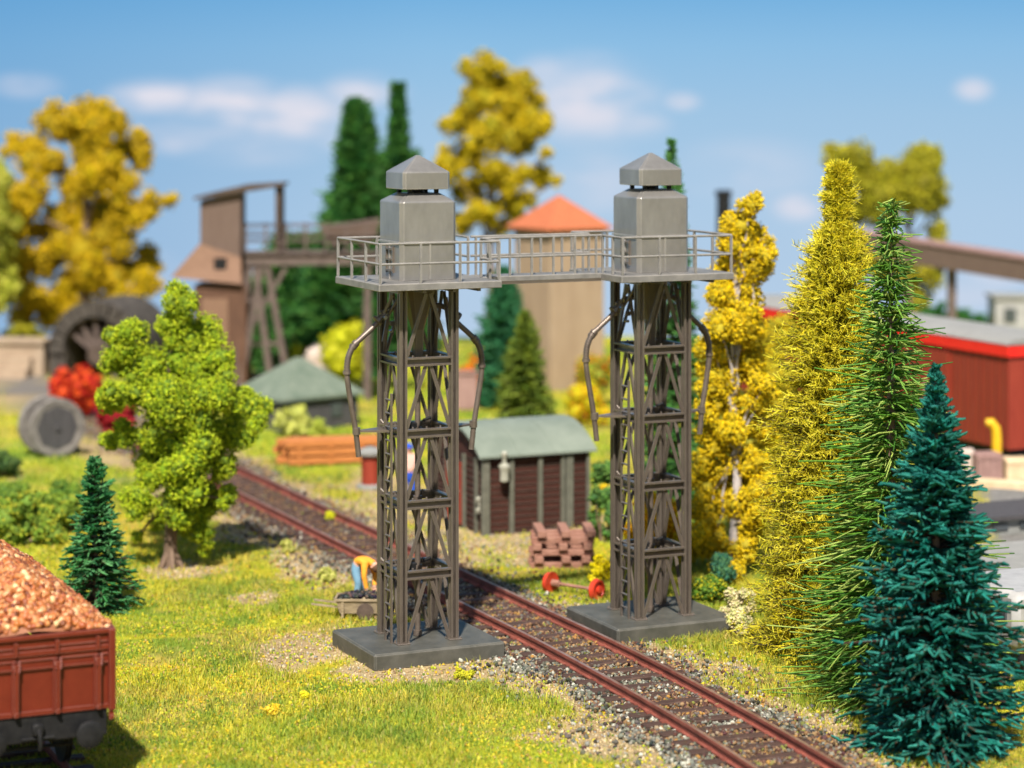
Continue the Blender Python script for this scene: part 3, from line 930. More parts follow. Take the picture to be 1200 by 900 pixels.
# ------------------------------------------------------------------ trees
def foam_crown(root, cen, rad, cols, wts, crumb, dens, sub=6, name='crown', m=None, srad=.55, flat=1.0, fill=1.0):
    """cen (n,3) local, rad (n,) -> cauliflower clumps of flock crumbs"""
    C2, R2 = [], []
    for c, r in zip(cen, rad * fill):
        C2.append(c); R2.append(r * .72)
        for k in range(sub):
            d = rng.normal(size=3); d /= np.linalg.norm(d)
            C2.append(c + d * r * rng.uniform(.5, .85)); R2.append(r * srad * rng.uniform(.6, 1.1))
    C2 = np.array(C2); R2 = np.array(R2)
    # tone per clump: pigments differ between clumps of flock
    parts = []
    for c, r in zip(C2, R2):
        n = int(max(10, dens * 4 * np.pi * r * r / (crumb * crumb)))
        d = rng.normal(size=(n, 3)); d /= np.linalg.norm(d, axis=1)[:, None]
        lump = 1 + .16 * np.sin(d[:, 0] * 7 + c[0] * 9) * np.sin(d[:, 1] * 6 + c[2] * 7) + rng.normal(size=n) * .07
        p = c + d * (r * lump)[:, None] * np.array((1, 1, flat))
        tone = rng.uniform(.85, 1.12)
        parts.append(chunks(p, rng.uniform(.5, 1.15, n) * crumb, palette(n, cols, wts) * tone))
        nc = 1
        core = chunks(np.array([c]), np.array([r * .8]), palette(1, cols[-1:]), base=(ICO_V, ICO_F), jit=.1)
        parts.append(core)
    V, F, C = merge(parts)
    return arr_mesh(name, V, F, C, m or M['foam'], root)

def limb(b, p0, p1, r0, r1, wig=.12, n=6):
    p0, p1 = Vector(p0), Vector(p1)
    L = (p1 - p0).length
    pts = [p0.lerp(p1, i / n) + Vector((random.uniform(-1, 1), random.uniform(-1, 1), 0)) * wig * L * .25 * math.sin(math.pi * i / n) for i in range(n + 1)]
    b.tube(pts, [r0 + (r1 - r0) * i / n for i in range(n + 1)], n=7)

def foam_tree(name, label, cat, px, Y, blobs, cols, wts, crumb, dens, trunk_r, trunk_top, bark='bark', sub=6, group=None, dy=.8, srad=.55, branches=8, fill=1.12):
    base = Vector(((px - 600) * Y / FPX, Y, 0))
    root = thing(name, label, cat, base, 0, group)
    cen, rad = [], []
    for q in blobs:
        bx, by, br = q[:3]
        ddy = q[3] if len(q) > 3 else random.uniform(-dy, dy)
        w_ = P(bx, by, Y) - base
        cen.append((w_.x, ddy, w_.z)); rad.append(br * Y / FPX)
    cen = np.array(cen); rad = np.array(rad)
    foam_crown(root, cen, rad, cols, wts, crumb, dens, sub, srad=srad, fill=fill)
    b = MB()
    zt = P(0, trunk_top, Y).z
    limb(b, (0, 0, -.1), (0, 0, zt), trunk_r, trunk_r * .4, .06, 8)
    for k in range(5):   # root flare
        a = k * 1.256
        b.cyl((math.cos(a) * trunk_r * 1.7, math.sin(a) * trunk_r * 1.7, -.05), (0, 0, trunk_r * 3), trunk_r * .45, trunk_r * .5, n=6)
    idx = rng.choice(len(cen), min(branches, len(cen)), replace=False)
    for i in idx:
        z_ = max(.35 * zt, min(zt, cen[i][2] * .72))
        limb(b, (0, 0, z_), tuple(cen[i]), trunk_r * .35, trunk_r * .12, .2)
    b.build('trunk', M[bark], root, smooth=True)
    return root

LIME = [(.40, .50, .02), (.52, .58, .03), (.27, .38, .02), (.16, .24, .02)]
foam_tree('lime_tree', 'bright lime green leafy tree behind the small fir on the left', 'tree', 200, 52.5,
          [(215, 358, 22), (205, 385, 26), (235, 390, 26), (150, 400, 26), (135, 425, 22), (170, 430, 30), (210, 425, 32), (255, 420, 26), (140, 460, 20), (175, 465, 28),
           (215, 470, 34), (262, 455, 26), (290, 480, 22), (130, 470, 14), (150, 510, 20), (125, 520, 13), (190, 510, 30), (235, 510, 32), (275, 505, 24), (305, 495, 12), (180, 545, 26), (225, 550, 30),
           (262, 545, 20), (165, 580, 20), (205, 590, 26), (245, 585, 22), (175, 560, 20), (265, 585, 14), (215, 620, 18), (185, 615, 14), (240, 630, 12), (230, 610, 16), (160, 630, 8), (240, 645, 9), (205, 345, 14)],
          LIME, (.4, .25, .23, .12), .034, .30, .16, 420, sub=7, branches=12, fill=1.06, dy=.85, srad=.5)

GOLD = [(.62, .40, .01), (.52, .36, .01), (.72, .48, .02), (.34, .25, .01)]
foam_tree('golden_tree', 'large golden yellow tree with gaps in its crown at the left', 'tree', 100, 96,
          [(20, 230, 24), (5, 270, 26), (15, 320, 26), (30, 365, 22), (90, 370, 22), (130, 355, 20), (60, 190, 18), (60, 145, 24), (95, 140, 26), (130, 150, 24), (155, 170, 22), (25, 175, 22), (35, 190, 20), (105, 180, 26), (165, 185, 14), (120, 210, 28), (85, 220, 22), (40, 225, 22), (150, 210, 18),
           (180, 237, 16), (195, 237, 10), (150, 245, 22), (110, 250, 28), (70, 260, 26), (30, 265, 22), (140, 280, 26), (95, 295, 30), (50, 300, 26), (165, 310, 22), (125, 325, 28), (80, 335, 26), (40, 340, 20), (175, 330, 16), (150, 345, 16), (60, 370, 18), (20, 310, 20)],
          GOLD, (.4, .25, .2, .15), .085, .28, .28, 200, sub=6, dy=1.2)
foam_tree('edge_tree', 'pale yellow green tree cut off by the left picture edge', 'tree', -8, 92,
          [(-5, 215, 22), (-12, 250, 28), (-5, 290, 26), (5, 330, 18), (-15, 350, 26), (-20, 200, 18), (4, 260, 14)],
          [(.45, .46, .05), (.36, .4, .04), (.55, .52, .08)], (.4, .3, .3), .085, .28, .2, 260, sub=5)
foam_tree('golden_tree', 'tall golden tree rising behind the left silo and orange roof', 'tree', 573, 98,
          [(562, 85, 20), (580, 78, 12), (600, 100, 24), (572, 115, 24), (545, 140, 20), (530, 148, 16), (600, 135, 28), (630, 120, 14), (575, 160, 24), (635, 145, 14), (615, 170, 18), (545, 180, 22), (530, 200, 20), (575, 200, 20), (600, 210, 20), (635, 205, 16),
           (650, 212, 8), (548, 225, 18), (520, 180, 10), (600, 240, 18), (560, 250, 18), (620, 235, 12), (540, 262, 14), (640, 178, 8), (585, 268, 12)],
          [(.60, .42, .01), (.50, .38, .012), (.70, .52, .03), (.30, .25, .01)], (.4, .3, .15, .15), .085, .26, .2, 150, sub=5, dy=1.0, branches=14)
foam_tree('double_crowned_tree', 'blurred olive yellow tree with two round crowns, far right', 'tree', 1065, 101,
          [(1000, 195, 28), (985, 185, 18), (1015, 215, 26), (1035, 225, 26), (1075, 195, 30), (1090, 185, 18), (1095, 215, 20), (1060, 230, 24), (1020, 250, 18), (1098, 245, 16), (1100, 275, 14), (1000, 250, 12),
           (1005, 300, 20), (1035, 310, 22), (1095, 320, 16), (1065, 320, 24), (1080, 345, 20), (1100, 300, 12), (1040, 270, 12)],
          [(.42, .38, .02), (.34, .33, .02), (.5, .44, .03), (.22, .2, .02)], (.35, .35, .15, .15), .09, .26, .22, 220, sub=5)
foam_tree('golden_poplar', 'slender golden yellow poplar with pale trunk behind the right tower', 'tree', 862, 51.5,
          [(878, 240, 13), (884, 232, 9), (868, 265, 20), (884, 280, 22), (860, 290, 20), (895, 300, 16), (875, 315, 24), (850, 320, 16), (845, 345, 18), (870, 345, 22), (840, 375, 20), (868, 380, 26), (832, 405, 16), (885, 390, 16),
           (858, 415, 26), (880, 430, 20), (835, 440, 20), (850, 470, 22), (890, 470, 16), (828, 480, 16), (875, 500, 20), (840, 520, 24), (825, 540, 16), (868, 540, 18), (840, 565, 24), (890, 540, 14), (830, 600, 22), (862, 595, 22), (835, 640, 20), (870, 640, 18), (852, 440, 20), (895, 500, 16), (855, 500, 18), (890, 570, 18), (880, 620, 18), (893, 450, 16), (820, 560, 14), (818, 620, 14), (885, 600, 14), (850, 670, 18), (880, 570, 14)],
          [(.82, .56, .01), (.70, .50, .01), (.88, .66, .03), (.42, .33, .02)], (.4, .25, .25, .1), .034, .24, .11, 250, bark='birch', sub=8, dy=.5, srad=.48, branches=16, fill=1.15)
foam_tree('golden_poplar', 'smaller olive gold tree between poplar and tall yellow fir', 'tree', 915, 60,
          [(918, 380, 13), (925, 395, 14), (905, 405, 13), (900, 432, 20), (918, 445, 18), (895, 462, 20), (920, 470, 18), (912, 475, 16), (905, 510, 18), (890, 540, 18), (908, 545, 18), (905, 570, 18), (893, 595, 20), (900, 625, 18)],
          [(.62, .46, .015), (.52, .40, .02), (.36, .30, .02)], (.4, .35, .25), .05, .24, .1, 400, bark='birch', sub=6, dy=.4, fill=1.35)

def bush(name, label, cat, px, py, rpx, cols, wts=None, crumb=.05, dens=.25, blobs=7, hgt=1.0, group=None, Y=None, flower=None, wide=1.0):
    Y = Y or gY(py)
    s = Y / FPX
    base = Vector(((px - 600) * s, Y, 0))
    root = thing(name, label, cat, base, 0, group)
    r = rpx * s
    cen = [(0, 0, r * .6 * hgt)]; rad = [r * .62]
    for k in range(blobs):
        a = random.uniform(0, 6.28); e = random.uniform(.1, 1.25)
        cen.append((math.cos(a) * math.cos(e) * r * .6 * wide, math.sin(a) * math.cos(e) * r * .6, .25 * r + math.sin(e) * r * 1.0 * hgt)); rad.append(r * random.uniform(.3, .48))
    foam_crown(root, np.array(cen), np.array(rad), cols, wts, crumb, dens, 4, name='foliage')
    b = MB()
    for k in range(4):
        limb(b, (random.uniform(-.1, .1) * r, random.uniform(-.1, .1) * r, -.03), cen[k + 1], .05 * r + .012, .01, .2, 4)
    b.build('stem', M['bark'], root)
    return root

RED = [(.55, .03, .015), (.42, .02, .015), (.65, .08, .02)]
bush('red_bush', 'bright red bush in front of the dark stone arch', 'bush', 90, 488, 40, RED, crumb=.07, hgt=1.0, wide=1.2)
bush('red_bush', 'deep red bush half hidden behind the lime green tree', 'bush', 140, 516, 32, [(.42, .02, .03), (.3, .015, .02)], crumb=.06)
LY = [(.50, .50, .01), (.42, .46, .01), (.6, .58, .03)]
bush('yellow_bush', 'big lemon yellow bush behind the grey roofed hut', 'bush', 408, 440, 42, LY, crumb=.07, hgt=1.5, Y=83)
bush('olive_bush', 'olive yellow hedge bush above the beige wall at the left edge', 'bush', 22, 410, 40, [(.38, .33, .02), (.25, .24, .02)], crumb=.08, hgt=.7, Y=93, wide=1.5)
bush('yellow_bush', 'flat yellow bush under the trestle legs', 'bush', 345, 446, 26, LY, crumb=.07)
bush('airy_bush', 'loose yellow green bush before the dark hut wall', 'bush', 345, 512, 24, [(.5, .52, .08), (.36, .42, .05), (.6, .6, .15)], crumb=.045, dens=.16, wide=1.5)
bush('airy_bush', 'little yellow green shrub beside the lumber stack', 'bush', 372, 517, 16, [(.5, .52, .08), (.36, .42, .05)], crumb=.045, dens=.16)
GRB = [(.16, .27, .03), (.25, .36, .04), (.10, .19, .03)]
GRY = [(.24, .33, .035), (.40, .40, .035), (.15, .24, .03)]
for a in ((22, 640, 46, GRY, 'wide green bush left of the small fir, by the picture edge'), (66, 626, 40, GRY, 'green bush directly behind the small dark fir'),
          (12, 612, 42, GRB, 'rounded green bush at the left edge below the drum'), (80, 600, 32, GRB, 'small green bush between fir and lime tree')):
    bush('green_bush', a[4], 'bush', a[0], a[1], a[2], a[3], crumb=.05, dens=.2, group='green bushes on the left meadow', wide=1.4, hgt=.7)
bush('dark_bush', 'dark green bush at the left edge near the cable drum', 'bush', 2, 560, 26, [(.05, .1, .03), (.09, .15, .04)], crumb=.06)
bush('orange_bush', 'orange red bush behind the pale green shed roof', 'bush', 556, 462, 32, [(.75, .17, .01), (.6, .1, .01), (.7, .3, .02)], crumb=.07, hgt=1.2)
bush('orange_bush', 'yellow bush with orange blossom at the foot of the tan tower house', 'bush', 680, 500, 36, [(.72, .55, .01), (.75, .28, .02), (.62, .55, .02)], (.5, .25, .25), crumb=.06, hgt=1.0)
bush('orange_bush', 'orange and green bush right of the tan tower house', 'bush', 697, 475, 34, [(.5, .35, .02), (.55, .2, .02), (.22, .26, .03)], crumb=.07, hgt=1.3)
bush('yellow_bush', 'small orange yellow bush left of the right tower leg', 'bush', 712, 520, 14, [(.85, .5, .01), (.8, .6, .02)], crumb=.05, hgt=1.6, Y=60)
bush('yellow_bush', 'vivid yellow bush beside the stacked beams', 'bush', 706, 685, 20, [(.78, .62, .01), (.66, .55, .01)], crumb=.034, hgt=1.3)
bush('yellow_bush', 'glowing yellow bush seen through the right tower lattice', 'bush', 766, 690, 42, [(.9, .62, .01), (.82, .5, .01), (.9, .42, .01)], crumb=.034, hgt=1.6, Y=52.6, blobs=14, wide=1.1)
bush('yellow_bush', 'yellow orange bush between right tower and poplar', 'bush', 800, 690, 22, [(.7, .48, .01), (.6, .5, .02)], crumb=.034, hgt=1.6, Y=52.3)
bush('leafy_bush', 'upright green bush at the right corner of the red brown shed', 'bush', 706, 640, 22, [(.12, .26, .05), (.2, .36, .08), (.07, .16, .04)], crumb=.04, hgt=4.0, Y=55.3, blobs=22)
bush('leafy_bush', 'low green and yellow bush behind the right slab corner', 'bush', 835, 712, 24, [(.16, .26, .03), (.4, .38, .02), (.08, .16, .02)], crumb=.034, wide=1.5, Y=48.6)
bush('leafy_bush', 'dark bluish green bush inside the poplar shade', 'bush', 850, 700, 26, [(.04, .14, .09), (.08, .2, .08)], crumb=.034, Y=50.4, hgt=1.0)
CREAM = [(.72, .60, .34), (.62, .54, .26), (.55, .56, .2)]
bush('cream_bush', 'cream flowering bush, upper one beside the tall yellow fir', 'bush', 868, 702, 23, CREAM, (.6, .25, .15), crumb=.03, hgt=1.5, Y=46.8)
bush('cream_bush', 'cream flowering bush, lower one touching the slab corner', 'bush', 866, 744, 20, CREAM, (.5, .25, .25), crumb=.03, hgt=1.1, Y=45.6)
TUFT = [(.45, .46, .1), (.36, .4, .06), (.55, .52, .15)]
bush('grass_tuft', 'pale green tuft left of the bending worker', 'tuft', 383, 682, 13, TUFT, crumb=.03, hgt=.9)
bush('grass_tuft', 'small pale green tuft near the far rails', 'tuft', 337, 648, 11, TUFT, crumb=.03, hgt=.9)
bush('grass_tuft', 'tiny yellow tuft between the far rails', 'tuft', 386, 612, 8, LY, crumb=.03)
bush('yellow_flowers', 'orange yellow flower clump in the foreground meadow', 'flowers', 320, 838, 11, [(.8, .5, .02), (.8, .6, .05)], crumb=.02, hgt=.6)
bush('yellow_flowers', 'lemon yellow flower clump in the foreground meadow', 'flowers', 357, 820, 9, [(.75, .68, .04), (.7, .6, .02)], crumb=.02, hgt=.6)
bush('yellow_flowers', 'yellow flower clump in the grass in front of the near slab', 'flowers', 545, 796, 13, [(.62, .55, .03), (.5, .5, .03)], crumb=.02, hgt=.45, wide=1.6)

def prisms(p0, p1, r0, r1, colr):
    """open three sided needles between arrays of points"""
    n = len(p0)
    d = p1 - p0; L = np.linalg.norm(d, axis=1)[:, None]; d = d / np.maximum(L, 1e-6)
    up = np.tile(np.array([[0.13, .21, .97]]), (n, 1))
    s = np.cross(d, up); s /= np.linalg.norm(s, axis=1)[:, None]; u = np.cross(s, d)
    vs = []
    r0 = np.broadcast_to(np.asarray(r0, float).reshape(-1, 1), (n, 1)); r1 = np.broadcast_to(np.asarray(r1, float).reshape(-1, 1), (n, 1))
    for p, r in ((p0, r0), (p1, r1)):
        for k in range(3):
            t = 2.094 * k
            vs.append(p + (s * math.cos(t) + u * math.sin(t)) * r)
    V = np.stack(vs, 1).reshape(-1, 3)
    F = np.array([(0, 1, 4), (0, 4, 3), (1, 2, 5), (1, 5, 4), (2, 0, 3), (2, 3, 5)])
    F = (F[None] + (np.arange(n) * 6)[:, None, None]).reshape(-1, 3)
    return V, F, np.repeat(colr[:, None], 6, 1).reshape(-1, 3)

def conifer(name, label, px, Y, top, rad_px, cols, kind, prof=None, n=1500, needle=.12, nr=.012, per=12, group=None, low=.04, wts=None, lean=0, cat='fir tree', nscale=1.0, layers=0, short=.72, lump=.13):
    s = Y / FPX
    base = Vector(((px - 600) * s, Y, 0))
    root = thing(name, label, cat, base, 0, group)
    Ht = P(0, top, Y).z
    Rm = rad_px * s
    prof = prof or [(0, 1), (1, 0)]
    pu = [q[0] for q in prof]; pr = [q[1] for q in prof]
    u = low + (1 - low) * (rng.random(n) ** (1.15 if kind != 'fibre' else 1.0))
    if layers:
        lay = np.floor(u * layers)
        u = (lay + .5 + (rng.random(n) - .5) * np.where(rng.random(n) < .75, .45, 1.1)) / layers
        u = np.clip(u, 0.005, 1)
    az = rng.random(n) * 2 * np.pi
    az_lump = 1 + lump * np.sin(az * 3 + u * 9) + .08 * np.sin(az * 5 - u * 31)
    Lb = np.interp(u, pu, pr) * Rm * rng.uniform(short, 1.06, n) * az_lump + .02
    el = np.interp(u, [0, .5, 1], [-.08, .12, .7]) + rng.normal(size=n) * .1
    if kind == 'bristle': el = np.interp(u, [0, .5, .95, 1], [-.05, .08, .25, .9]) + rng.normal(size=n) * .13
    ax = np.stack([lean * u * Ht + 0 * u, 0 * u, u * Ht], 1)
    dr = np.stack([np.cos(az) * np.cos(el), np.sin(az) * np.cos(el), np.sin(el)], 1)
    tip = ax + dr * Lb[:, None]
    wild = rng.random(n) < .04
    tip = np.where(wild[:, None], tip + dr * (Lb * .22)[:, None], tip)
    Lb = np.where(wild, Lb * 1.22, Lb)
    cc = palette(n, cols, wts, .22)
    parts = []
    if kind == 'bristle':
        mid = ax + dr * (Lb * .55)[:, None]
        tip = tip + np.stack([rng.normal(size=n) * .05, rng.normal(size=n) * .05, -np.abs(rng.normal(size=n)) * .06 + .02], 1) * Rm
        parts.append(prisms(ax, mid, nr, nr, cc)); parts.append(prisms(mid, tip, nr, nr * .75, cc))
    else:
        parts.append(prisms(ax, tip - dr * .02, nr * .9, nr * .5, palette(n, [(.07, .05, .03)])))
        # needles or tufts along each branch
        N = n * per
        bi = np.repeat(np.arange(n), per)
        t = np.tile((np.arange(per) + .6) / per, n) + rng.uniform(-.04, .04, N)
        t = .25 + .75 * t
        p = ax[bi] + dr[bi] * (Lb[bi] * t)[:, None]
        if kind == 'fibre':
            d = rng.normal(size=(N, 3)); d[:, 2] *= .8
            d = d / np.linalg.norm(d, axis=1)[:, None] + dr[bi] * .5
            q = p + d * (needle * rng.uniform(.4, 1.1, N))[:, None]
            parts.append(prisms(p, q, nr * .55, nr * .35, palette(N, cols, wts, .25)))
        else:
            side = np.cross(dr[bi], np.array([0, 0, 1.0])); side /= np.linalg.norm(side, axis=1)[:, None]
            sg = rng.choice([-1, 1], N)
            d = dr[bi] * rng.uniform(.5, 1.1, N)[:, None] + side * (sg * rng.uniform(.1, .8, N))[:, None] + np.array([0, 0, 1.0]) * rng.uniform(-.45, .35, N)[:, None]
            d /= np.linalg.norm(d, axis=1)[:, None]
            q = p + d * (needle * np.clip(.25 + Lb[bi] / Rm * 1.6, .3, 1) * rng.uniform(.6, 1.15, N))[:, None]
            parts.append(prisms(p, q, nr * rng.uniform(.7, 1.2, N), nr * .5, (cc[bi] * .6 + palette(N, cols, wts, .25) * .4)))
    V, F, C = merge(parts)
    arr_mesh('crown', V, F, C, M['needle'], root)
    b = MB()
    b.tube([(0, 0, -.1), (lean * Ht * .5, 0, Ht * .5), (lean * Ht * .98, 0, Ht * .985)], [max(.03, Rm * .07), max(.02, Rm * .045), .012], n=8)
    b.build('trunk', M['bark'], root)
    return root

TEAL = [(.006, .10, .075), (.012, .16, .12), (.03, .25, .20), (.004, .06, .045)]
MID = [(.10, .24, .03), (.17, .34, .05), (.32, .42, .09), (.05, .14, .02)]
YEL = [(.72, .60, .02), (.88, .76, .06), (.56, .52, .02), (.22, .24, .02)]
DK = [(.025, .14, .04), (.045, .22, .06), (.12, .33, .12), (.012, .07, .025)]
FARG = [(.03, .12, .025), (.05, .18, .03), (.09, .23, .04), (.02, .08, .02)]
conifer('fir_tree', 'teal bottle brush fir, nearest tree in the right corner', 1097, 37.6, 432, 108, TEAL, 'tuft',
        prof=[(0, .9), (.31, .82), (.53, .60), (.72, .36), (.9, .12), (1, .03)], n=1150, needle=.25, nr=.036, per=9, low=.0, layers=22, short=.5, lump=.18)
conifer('fir_tree', 'mid green bristly fir between yellow fir and teal fir', 1044, 40.6, 237, 130, MID, 'bristle',
        prof=[(0, .95), (.12, 1), (.28, .85), (.45, .64), (.62, .46), (.8, .27), (.93, .13), (1, .07)], n=3300, nr=.0165, low=.02, layers=34, short=.42, lump=.2)
conifer('fir_tree', 'tall yellow green fuzzy fir, tallest on the right', 966, 44.2, 197, 100, YEL, 'fibre',
        prof=[(0, 1), (.11, .94), (.29, .80), (.465, .68), (.64, .56), (.73, .48), (.80, .40), (.84, .28), (.87, .13), (.92, .18), (.97, .15), (1, .05)], n=4200, needle=.15, nr=.014, per=30, low=.01, lean=.03, wts=(.36, .34, .2, .1), layers=34, short=.5, lump=.2)
conifer('fir_tree', 'small dark green fir beside the loaded red wagon', 112, 48.0, 537, 46, DK, 'tuft',
        prof=[(0, .95), (.15, 1), (.4, .68), (.7, .4), (.9, .22), (1, .06)], n=520, needle=.19, nr=.03, per=6, low=.02, layers=16, short=.6)
conifer('fir_tree', 'tall green fir showing its tip above the right silo', 787, 60, 166, 42, [(.04, .15, .03), (.07, .22, .05), (.13, .3, .07)], 'tuft',
        prof=[(0, 1), (.5, .7), (.75, .4), (.88, .22), (1, .1)], n=1100, needle=.2, nr=.03, per=8)
conifer('fir_tree', 'yellowish green young fir before the tan tower house', 615, 70, 366, 40, [(.14, .2, .02), (.22, .28, .03), (.08, .13, .02)], 'tuft', n=900, needle=.22, nr=.04, per=8, prof=[(0, 1), (.5, .6), (.85, .25), (1, .08)])
conifer('fir_tree', 'bluish green fir under the footbridge left of the tower house', 590, 80, 315, 30, [(.03, .15, .06), (.05, .2, .08)], 'tuft', n=900, needle=.28, nr=.05, per=8, prof=[(0, 1), (.5, .85), (.85, .4), (1, .1)])
fg = 'dark firs behind the coal conveyor'
conifer('fir_tree', 'dark fir with broad top behind the conveyor end', 418, 94, 118, 62, FARG, 'tuft', n=2200, needle=.5, nr=.07, per=8, group=fg, prof=[(0, 1), (.4, .7), (.65, .42), (.85, .30), (.96, .2), (1, .05)])
conifer('fir_tree', 'slim dark fir just left of the near silo cap', 466, 97, 101, 42, FARG, 'tuft', n=1800, needle=.5, nr=.07, per=8, group=fg, prof=[(0, 1), (.5, .75), (.7, .5), (.76, .22), (1, .12)])
conifer('fir_tree', 'dark fir behind the trestle legs below the conveyor deck', 345, 92, 290, 60, FARG, 'tuft', n=1700, needle=.5, nr=.07, per=8, group=fg, prof=[(0, 1), (.5, .85), (.9, .5), (1, .3)])
conifer('fir_tree', 'low dark fir hidden between conveyor and hut roof', 392, 89, 310, 52, FARG, 'tuft', n=1500, needle=.5, nr=.07, per=8, group=fg, prof=[(0, 1), (.5, .85), (.9, .5), (1, .3)])
conifer('fir_tree', 'dark fir beneath the near tower deck', 448, 96, 300, 50, FARG, 'tuft', n=1300, needle=.5, nr=.07, per=8, group=fg, prof=[(0, 1), (.5, .85), (.9, .5), (1, .3)])

# ------------------------------------------------------------------ loaded red wagon
def make_wagon():
    c = P(134, 735, 35.5)            # near right rim corner
    W = 2.35
    root = thing('goods_wagon', 'oxide red open goods wagon piled with reddish stones', 'wagon', (c.x - WV.x * W / 2, c.y - WV.y * W / 2, 0), ANG)
    zt, zb = 2.46, 1.26
    L = 7.0
    # walls as parts
    b = MB(); b.box((0, .035, (zt + zb) / 2), (W - .12, .05, zt - zb))
    b.box((0, .015, zt - .035), (W + .02, .11, .07), bev=.01); b.box((0, .0, zt - .28), (W - .16, .04, .06)); b.box((0, .003, zt - .19), (W - .16, .03, .012))
    b.box((0, -.004, zb + .03), (W - .1, .05, .06)); b.box((0, -.02, zt - .50), (W - .2, .03, .026)); b.box((0, .003, zt - .385), (W - .2, .03, .014))
    ew = b.build('end_wall', M['wagon'], root)
    for k in range(-2, 3):
        x_ = W / 2 - .26 - (2 - k) * .62
        if x_ < -W / 2 + .1: continue
        b = MB(); b.box((x_, -.055, (zt + zb) / 2 - .2), (.06, .10, zt - zb - .42)); b.box((x_, -.03, zt - .2), (.05, .06, .2)); b.box((x_ - .045, -.02, (zt + zb) / 2 - .2), (.03, .06, zt - zb - .45)); b.cyl((x_, -.05, zb + .05), (x_, -.13, zb + .05), .032, n=8)
        b.bar((x_ - .055, -.06, zt - .36), (x_ - .035, -.12, zt - .52), .022, .022); b.bar((x_ + .05, -.06, zt - .36), (x_ + .035, -.12, zt - .52), .022, .022); b.box((x_, -.08, zt - .44), (.12, .04, .03))
        b.build('wall_rib', M['wagon'], ew)
    for s in (-1, 1):
        b = MB(); b.box((s * (W / 2 - .045), -.02, (zt + zb) / 2 - .02), (.10, .12, zt - zb + .02), bev=.01); b.box((s * (W / 2 - .05), -.02, zb - .08), (.07, .06, .2)); b.cyl((s * (W / 2 - .05), -.04, zb - .13), (s * (W / 2 - .05), -.08, zb - .13), .03, n=8)
        b.build('corner_post', M['wagon'], root)
        b = MB(); b.box((s * (W / 2 - .03), L / 2, (zt + zb) / 2), (.05, L - .1, zt - zb)); b.box((s * (W / 2 - .02), L / 2, zt - .035), (.09, L - .16, .068))
        for k in range(9): b.box((s * (W / 2 + .015), .7 + k * .72, (zt + zb) / 2), (.05, .06, zt - zb - .08))
        b.build('side_wall', M['wagon'], root)
    b = MB(); b.box((0, L - .03, (zt + zb) / 2), (W - .12, .05, zt - zb)); b.build('end_wall', M['wagon'], root)
    b = MB(); b.box((0, L / 2, zb - .05), (W - .2, L - .1, .1)); b.build('floor', M['black'], root)
    b = MB()
    b.box((0, .06, 1.05), (W - .22, .12, .4), bev=.015)
    for s in (-1, 1): b.box((s * .62, L / 2, 1.05), (.1, L - .3, .26))
    b.build('underframe', M['black'], root)
    for x_ in (-.725, .725):
        b = MB()
        b.lathe([(.11, 0), (.11, .06), (.075, .07), (.075, .28), (.19, .29), (.205, .31), (.205, .34), (.18, .355), (.05, .36)], n=24, c=(x_, .02, .96), axis=(0, -1, 0))
        b.build('buffer', M['black'], root, smooth=True)
    b = MB(); b.box((0, -.04, 1.05), (.16, .14, .18), bev=.02); b.tube([(0, -.1, 1.05), (0, -.2, 1.0), (0, -.24, .88), (0, -.2, .78)], .03, n=8)
    b.cyl((-.25, -.05, .92), (.25, -.05, .92), .02, n=8)
    b.build('coupling', M['black'], root, smooth=True)
    for y_ in (1.3, 5.6):
        for s in (-1, 1):
            b = MB(); b.lathe([(.08, -.04), (.40, -.05), (.46, -.06), (.46, -.02), (.42, .0), (.42, .06), (.36, .06), (.34, .02), (.1, .0), (.1, .1), (.03, .12)], n=28, c=(s * .70, y_, .62), axis=(s, 0, 0))
            b.build('wheel', M['black'], root, smooth=True)
            b = MB(); b.box((s * .83, y_, .78), (.12, .26, .3), bev=.03)
            for k in range(4): b.box((s * .83, y_, .96 + k * .022), (.08, .9 - k * .18, .02))
            b.build('axle_box', M['black'], root)
        b = MB(); b.cyl((-.7, y_, .62), (.7, y_, .62), .06, n=10); b.build('axle', M['black'], root)
    b = MB(); b.box((0, .4, .85), (1.5, .1, .12)); b.box((.35, .45, .9), (.18, .2, .3)); b.cyl((-.6, .3, .7), (.6, .3, .7), .03, n=8); b.build('brake_gear', M['black'], root)
    # load
    N = 6500
    h = lambda x_, y_: (.06 + .74 * np.clip(1 - np.abs(x_) / (W / 2), 0, 1) ** .95) * np.clip(np.minimum(y_ / .9, (L - y_) / .9), 0, 1) ** .7
    x_ = rng.uniform(-W / 2 + .02, W / 2 - .0, N); y_ = rng.uniform(.12, L * .8, N) ** 1.0
    z_ = zt - .07 + h(x_, y_) + rng.uniform(-.03, .03, N)
    xs = np.linspace(-W / 2 + .07, W / 2 - .07, 17); ys = np.linspace(.07, L - .1, 40)
    X, Y = np.meshgrid(xs, ys); Z = zt - .1 + h(X, Y)
    n, k = len(xs), len(ys); i = np.arange((k - 1) * n).reshape(k - 1, n)[:, :-1].ravel()
    F1 = np.vstack([np.stack([i, i + 1, i + n + 1], 1), np.stack([i, i + n + 1, i + n], 1)])
    V1 = np.stack([X.ravel(), Y.ravel(), Z.ravel()], 1)
    C = palette(N, [(.42, .14, .04), (.52, .21, .07), (.74, .44, .22), (.17, .04, .012), (.32, .085, .022)], (.3, .25, .14, .13, .18))
    q = chunks(np.stack([x_, y_, z_], 1), rng.uniform(.04, .075, N), C, base=(ICO_V, ICO_F), jit=.12)
    V, F, C = merge([q, (V1, F1, np.tile(np.array([[.3, .12, .06]]), (len(V1), 1)))])
    o = arr_mesh('stone_load', V, F, C, M['load'])
